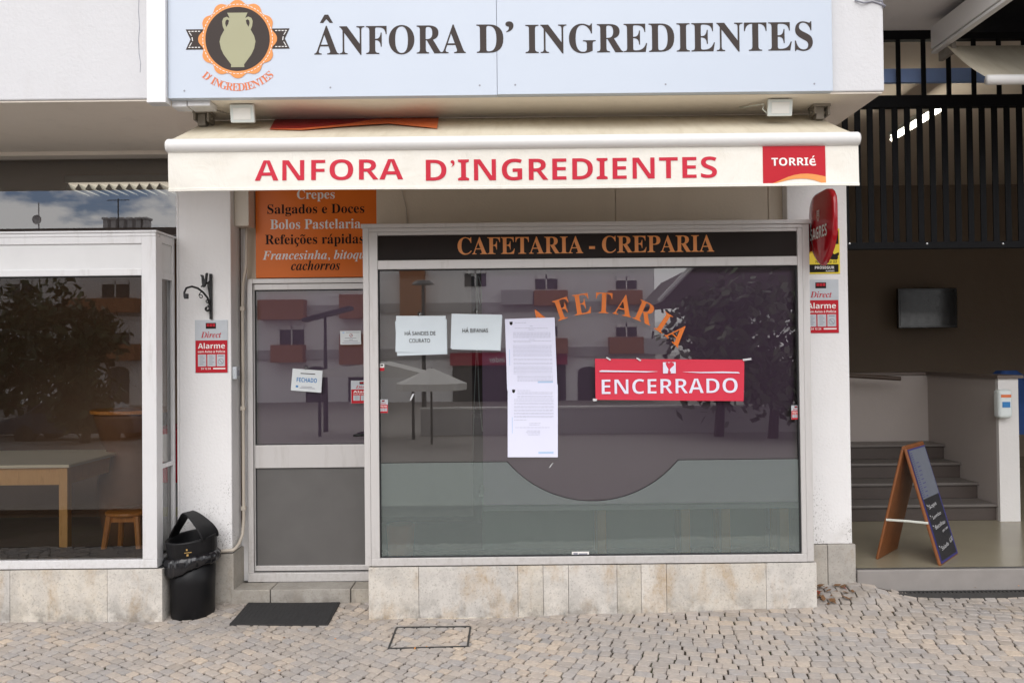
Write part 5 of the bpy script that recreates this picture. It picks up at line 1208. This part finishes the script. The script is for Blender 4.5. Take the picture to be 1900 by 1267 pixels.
mb = MB()
def bar(x0, y0, x1, y1, w):
    d = Vector((x1 - x0, y1 - y0)).normalized(); n_ = Vector((-d.y, d.x)) * w / 2
    pts = [(x0 - n_.x, y0 - n_.y), (x1 - n_.x, y1 - n_.y), (x1 + n_.x, y1 + n_.y), (x0 + n_.x, y0 + n_.y)]
    mb.add([(p[0], p[1], gz(*p) + .007) for p in pts] + [(p[0], p[1], gz(*p) - .04) for p in pts], [(0, 1, 2, 3), (0, 4, 5, 1), (1, 5, 6, 2), (2, 6, 7, 3), (3, 7, 4, 0)])
bar(-.785, 5.105, -.295, 5.105, .012); bar(-.785, 5.46, -.295, 5.46, .012); bar(-.785, 5.111, -.785, 5.454, .012); bar(-.295, 5.111, -.295, 5.454, .012)
tag(mb.build('inspection_cover', 'cast_iron'), 'square steel frame of a paved inspection cover in the cobbles', 'cover')
t = thing('drain_grating', (4, 5.88, .08), 'narrow dark drain grating along the passage threshold', 'grating')
mb = MB(); mb.box(2.49, 9, 5.845, 5.855, 0, .088); mb.box(2.49, 9, 5.905, 5.915, 0, .088); mb.build('frame', 'cast_iron', t)
mb = MB(); x = 2.5
while x < 7:
    mb.add([(x, 5.8555, .086), (x + .012, 5.8555, .086), (x + .022, 5.9045, .086), (x + .010, 5.9045, .086)], [(0, 1, 2, 3)]); mb.add([(x, 5.8555, .07), (x + .012, 5.8555, .07), (x + .012, 5.8555, .086), (x, 5.8555, .086)], [(0, 1, 2, 3)]); x += .030
mb.cur = 1; mb.box(2.49, 9, 5.8551, 5.9049, 0, .05); mb.build('bars', ['cast_iron', 'dark_gasket'], t)
# dry leaves and scraps swept into the corner
mb = MB(); r5 = random.Random(11)
def scrap(x, y, s_, dz=.006):
    a = r5.uniform(0, 6.28); z = gz(x, y) + dz; d1 = Vector((math.cos(a), math.sin(a), r5.uniform(-.2, .4))) * s_; d2 = Vector((-math.sin(a), math.cos(a), r5.uniform(-.2, .4))) * s_ * r5.uniform(.35, .6)
    o = Vector((x, y, z)); mb.add([o - d1, o - d2, o + d1 * .3 + Vector((0, 0, .004)), o + d1, o + d2], [(0, 1, 2), (0, 2, 4), (2, 3, 4), (1, 3, 2)])
for _ in range(34): mb.cur = 0 if r5.random() < .96 else 1; scrap(2.10 + abs(r5.gauss(0, .13)), 5.78 + r5.uniform(-.12, .14), r5.uniform(.012, .045), .006 + r5.uniform(0, .02))
for _ in range(14): mb.cur = r5.choice((0, 0, 2)); scrap(r5.uniform(-3, 3.5), r5.uniform(4.6, 5.55), r5.uniform(.006, .014))
mb.cur = 1; scrap(2.13, 5.82, .020, .03); mb.cur = 2; scrap(-.62, 5.09, .015); scrap(3.62, 5.93, .02, .05); mb.cur = 0; scrap(3.3, 5.93, .025, .05)
o = mb.build('leaf_litter', ['litter_brown', 'litter_red', 'litter_orange']); o['kind'] = 'stuff'; o['label'] = 'dry leaves and scraps swept along the plinth corner'; o['category'] = 'litter'

# ---------------------------------------------------------------- neighbour's awning over the passage
t = thing('awning', (3.1, 5.9, 4.1), 'partly opened cream awning under a white hood above the passage', 'awning')
mb = MB(); mb.box(3.07, 3.10, 4.2, 5.93, 4.00, 4.16); mb.box(3.07, 3.115, 4.2, 5.93, 3.965, 3.985); mb.box(3.085, 3.112, 4.2, 5.93, 3.986, 3.9995); mb.build('hood_side', 'bar_white', t, bevel=.004)
mb = MB(); mb.box(3.1155, 8, 4.2, 5.93, 4.12, 4.15); mb.cur = 1; mb.box(3.15, 3.18, 4.2, 5.9, 4.02, 4.119); mb.box(3.6, 8, 4.8, 4.83, 4.02, 4.119); mb.build('hood_top', ['screen_black', 'tv_grey'], t)
mb = MB(); n = 8; vs = []
for j in range(n + 1):
    tt = j / n; y = 5.75 - .50 * tt; z = 3.955 - .40 * tt - .02 * math.sin(math.pi * tt); vs += [(3.09, y, z), (8, y, z)]
mb.add(vs, [(2 * j, 2 * j + 2, 2 * j + 3, 2 * j + 1) for j in range(n)]); mb.build('canopy', 'awning_cloth', t, smooth=True)
mb = MB(); mb.tube([(3.07, 5.24, 3.545), (8, 5.24, 3.545)], .032, 14); mb.build('front_bar', 'bar_white', t, smooth=True)
mb = MB(); mb.box(3.11, 3.14, 5.72, 5.9, 3.9, 3.98); mb.build('bracket', 'zinc', t)

# ================================================================ THE STREET BEHIND (seen in the glass)
def M(u, v, T): x, z = at(u, v, T); return x, z, 11.32 - T
def far_block():
    T = 48.0; y = 11.32 - T; t = thing('apartment_block', (-4, y, -.95), 'white apartment block with brown balconies, reflected from across the street', 'building')
    X0, X1 = at(-260, 600, T)[0], at(1215, 600, T)[0]; zt = at(600, 415, T)[1]
    mb = MB(); mb.box(X0, X1, y - 12, y, -.95, zt - .4); mb.build('wall', 'far_white', t)
    mb = MB(); mb.box(X0 - .3, X1 + .3, y - 12, y + .4, zt - .399, zt); rf = mb.build('roof', 'far_roof', t)
    k = 0
    for u in (137, 153, 169, 186, 203, 216):
        x, z = at(u, 392, T); mb = MB(); mb.box(x - .14, x + .14, y - 3.2, y - 2.6, zt + .0005, zt + 1.0); mb.box(x - .19, x + .19, y - 3.3, y - 2.5, zt + 1.0005, zt + 1.12); mb.build('chimney', 'far_wall', rf)
    mb = MB(); x = at(172, 392, T)[0]; mb.tube([(x, y - 2, zt), (x, y - 2, zt + 2.2)], .04, 6); mb.tube([(x - .7, y - 2, zt + 2.1), (x + .7, y - 2, zt + 2.1)], .03, 6); mb.build('antenna', 'far_pole', rf)
    mb = MB(); x = at(15, 392, T)[0]; mb.tube([(x, y - 2, zt), (x, y - 2, zt + 2)], .04, 6); mb.lathe([(0, 0), (.2, .05), (.3, .12)], 0, 0, 16); n0 = len(mb.v) - 48; mb.v[n0:] = [(p[0] + x, p[2] + y - 1.9, p[1] + zt + .9) for p in mb.v[n0:]]; mb.build('dish', 'far_wall', rf)
    def rect(name, mat, u0, v0, u1, v1, d0, d1, lbl=None):
        (x0, z1), (x1, z0) = at(u0, v0, T), at(u1, v1, T); mb = MB(); mb.box(min(x0, x1), max(x0, x1), y + d0, y + d1, min(z0, z1), max(z0, z1)); o = mb.build(name, mat, t); return o
    for r_ in ((1143, 513, 1181, 536), (1143, 599, 1181, 624), (862, 500, 902, 531), (993, 510, 1034, 536), (993, 598, 1034, 624), (862, 598, 902, 624), (510, 603, 556, 640), (20, 520, 60, 552), (190, 520, 240, 552), (190, 610, 240, 640), (330, 520, 370, 552), (420, 600, 460, 640)):
        w = rect('window', 'far_shade', *r_, .01, .06); (x0, z1), (x1, z0) = at(r_[0], r_[1], T), at(r_[2], r_[3], T)
        mb = MB(); mb.box((x0 + x1) / 2 - .04, (x0 + x1) / 2 + .04, y + .0605, y + .09, z0, z1); mb.box(x0, x1, y + .0605, y + .09, z1 - .25, z1); mb.build('frame', 'far_white', w)
    for r_ in ((1126, 541, 1188, 566), (990, 541, 1052, 568), (1128, 626, 1190, 656), (990, 628, 1052, 656), (745, 500, 790, 590), (476, 556, 562, 592), (500, 640, 560, 672), (628, 546, 684, 590), (628, 620, 684, 676), (130, 556, 262, 580), (130, 640, 262, 668)): rect('balcony', 'far_orange', *r_, .0, .9)
    for r_ in ((930, 540, 988, 566), (1190, 628, 1240, 656)): rect('balcony_rail', 'far_wall', *r_, .0, .8)
    for v in (573, 657): rect('string_course', 'far_wall', -200, v, 1214, v + 3, .005, .15)
    for u in (1072, 1160, 640, 560, 300, 200):
        w = 40; o_ = [(u, 748), (u, 690)] + [(u + w / 2 - w / 2 * math.cos(math.pi * i / 10), 690 - 10 * math.sin(math.pi * i / 10)) for i in range(11)] + [(u + w, 748)]
        mb = MB(); mb.prism([at(a, b, T) for a, b in o_], y + .02, y + .05); mb.build('arch_opening', 'far_shade', t)
    rect('shop_sign', 'far_red', 836, 655, 1052, 676, .2, .5); mb = MB(); (x0, z1), (x1, z0) = at(908, 661, T), at(936, 672, T)
    v, f, b0, b1 = outline('inder', 'sans'); mb.add([(x1 - (p[0] - b0) / (b1 - b0) * (x1 - x0), y + .52, z0 + p[1] * .42) for p in v], f); mb.build('shop_lettering', 'far_white', t)
    rect('shop_front', 'far_shade', 840, 678, 1050, 750, .02, .1)
far_block()
def far_pavilion():
    T = 26.0; y = 11.32 - T; t = thing('pavilion', (at(1400, 600, T)[0], y, -.9), 'dark pitched pavilion roof, reflected beside the white apartment block', 'building')
    pts = [at(u, v, T) for u, v in ((1228, 560), (1290, 495), (1480, 400), (2000, 400), (2000, 545), (1480, 540))]
    mb = MB(); mb.prism(pts, y - 6, y); mb.build('roof', 'far_roof', t)
    mb = MB(); pts = [at(u, v, T) for u, v in ((1222, 560), (1288, 492), (1480, 396), (1480, 390), (1285, 487), (1219, 556))]; mb.prism(pts, y + .001, y + .15); mb.build('barge_board', 'far_white', t)
    for u in (1395, 1425, 1490, 1700): x, z = at(u, 600, T); mb = MB(); mb.box(x - .07, x + .07, y - .5, y - .36, -.9, at(u, 541, T)[1]); mb.build('post', 'far_pole', t)
far_pavilion()
def street_lamp(u, vt, T, label, kind):
    x, z, y = M(u, vt, T); t = thing('street_lamp', (x, y, -.6), label, 'street lamp', 'street lamps across the road')
    mb = MB(); mb.tube([(x, y, -.8), (x, y, z)], [.09, .05], 10); mb.build('pole', 'far_pole', t)
    mb = MB()
    if kind: mb.xf = lambda p: Vector((p.x, p.y, p.z + (p.x - x) * .25)); mb.box(x - .7, x + .9, y - .4, y + .4, z, z + .12)
    else: mb.lathe([(0, z + .15), (.25, z + .12), (.38, z), (.1, z - .02), (0, z - .02)], x, y, 20)
    mb.build('lamp_head', 'far_pole', t)
street_lamp(590, 585, 27, 'street lamp with slanting panel head, reflected in the door', True)
street_lamp(785, 528, 27, 'street lamp with round head, reflected in the window beside the door', False)
def parasol():
    T = 22.0; x, z, y = M(800, 682, T); t = thing('parasol', (x, y, -.8), 'white parasol reflected in the display window', 'parasol')
    mb = MB(); n = 8; r_ = .95; zl = z - .42; vs = [(x, y, z)] + [(x + r_ * math.cos(6.283 * k / n), y + r_ * math.sin(6.283 * k / n), zl) for k in range(n)] + [(x + r_ * math.cos(6.283 * k / n), y + r_ * math.sin(6.283 * k / n), zl - .18) for k in range(n)]
    mb.add(vs, [(0, 1 + k, 1 + (k + 1) % n) for k in range(n)] + [(1 + k, 9 + k, 9 + (k + 1) % n, 1 + (k + 1) % n) for k in range(n)]); mb.build('canopy', 'far_canvas', t)
    mb = MB(); mb.tube([(x, y, -.8), (x, y, z)], .03, 8); mb.build('pole', 'far_pole', t)
    T = 24.0; y = 11.32 - T; t = thing('market_tent', (at(700, 690, T)[0], y, -.8), 'pale market tent reflected in the display window near the door', 'tent')
    mb = MB(); a = [at(u, v, T) for u, v in ((560, 690), (700, 672), (790, 694), (790, 700), (560, 702))]; mb.prism(a, y - 2.5, y); mb.build('roof', 'far_canvas', t)
    for u in (575, 765): x, z = at(u, 700, T); mb = MB(); mb.box(x - .04, x + .04, y - .2, y - .12, -.8, z); mb.build('leg', 'far_pole', t)
parasol()
T = 26.0; y = 11.32 - T; x0, z1 = at(780, 757, T); x1, _ = at(1560, 757, T); zb_ = at(900, 800, T)[1]
t = thing('low_wall', ((x0 + x1) / 2, y, zb_), 'low grey wall beyond the road, reflected in the display window', 'wall'); mb = MB(); mb.box(x0, x1, y - .3, y, -1.0, z1 - .06); mb.build('body', 'far_wall', t); mb = MB(); mb.box(x0 - .02, x1 + .02, y - .33, y + .03, z1 - .0595, z1); mb.build('coping', 'far_canvas', t)
def far_tree(x, y, zb, h, r, label, seed, trunk_h):
    q = random.Random(seed); t = thing('tree', (x, y, zb), label, 'tree', 'trees across the road')
    mb = MB(); mb.tube([(x, y, zb), (x + .1, y, zb + trunk_h), (x, y, zb + h * .8)], [.16, .12, .04], 8)
    for k in range(7): a = q.uniform(0, 6.28); z0 = zb + trunk_h * q.uniform(.8, 1.3); mb.tube([(x, y, z0), (x + r * .7 * math.cos(a), y + r * .7 * math.sin(a), z0 + h * q.uniform(.15, .35))], [.06, .02], 6)
    mb.build('trunk', 'bark', t); mb = MB()
    cl = [(q.gauss(0, .42) * r, q.gauss(0, .42) * r, q.uniform(trunk_h, h * .95)) for _ in range(46)]
    for c in cl:
        rr_ = r * q.uniform(.16, .34)
        for _ in range(50):
            p = Vector((x + c[0] + q.gauss(0, rr_), y + c[1] + q.gauss(0, rr_), zb + c[2] + q.gauss(0, rr_ * .8))); d = Vector((q.uniform(-1, 1), q.uniform(-1, 1), q.uniform(-1, 1))) * .16; e = Vector((q.uniform(-1, 1), q.uniform(-1, 1), q.uniform(-1, 1))) * .10
            mb.add([p - d, p + e, p + d, p - e], [(0, 1, 2, 3)])
    mb.build('crown', 'leaf', t)
x, z, y = M(55, 540, 27); far_tree(x, y, -.9, 5.2, 1.7, 'leafy tree reflected in the neighbouring shop window', 1, 1.6)
x, z, y = M(155, 570, 24); far_tree(x, y, -.85, 4.3, 1.0, 'narrow dark tree reflected beside the white window post', 2, .7)
x, z, y = M(1330, 600, 24); far_tree(x, y, -.85, 4.3, 1.3, 'broad tree reflected above the red banner', 3, 1.5)
x, z, y = M(1430, 600, 23); far_tree(x, y, -.85, 4.5, 1.5, 'spreading tree reflected beside the display window frame', 4, 1.4)
def parked_car(u, T, mat, label):
    x, z, y = M(u, 745, T); g = -.62 if y > -9 else -.85; t = thing('parked_car', (x, y, g), label, 'car', 'cars parked across the road')
    side = [(-2.1, .35), (-2.1, .75), (-1.5, .92), (-1.35, .95), (-.7, 1.40), (.6, 1.42), (1.35, 1.0), (2.0, .90), (2.1, .6), (2.1, .35)]
    mb = MB(); mb.prism([(x + p[0], g + p[1]) for p in side], y - .85, y + .85); mb.build('body', mat, t, bevel=.06, seg=3)
    mb = MB(); mb.prism([(x + p[0], g + p[1]) for p in ((-1.2, .98), (-.66, 1.34), (.55, 1.35), (1.18, 1.0))], y - .856, y + .856); mb.build('window', 'car_glass', t)
    for wx in (-1.3, 1.3):
        for wy in (-.86, .70): mb = MB(); mb.tube([(x + wx, y + wy, g + .31), (x + wx, y + wy + .16, g + .31)], .31, 18); mb.build('wheel', 'rubber', t)
parked_car(150, 26, 'car_blue', 'dark blue car reflected in the neighbouring shop window')
parked_car(10, 28, 'car_white', 'white car reflected at the edge of the neighbouring shop window')
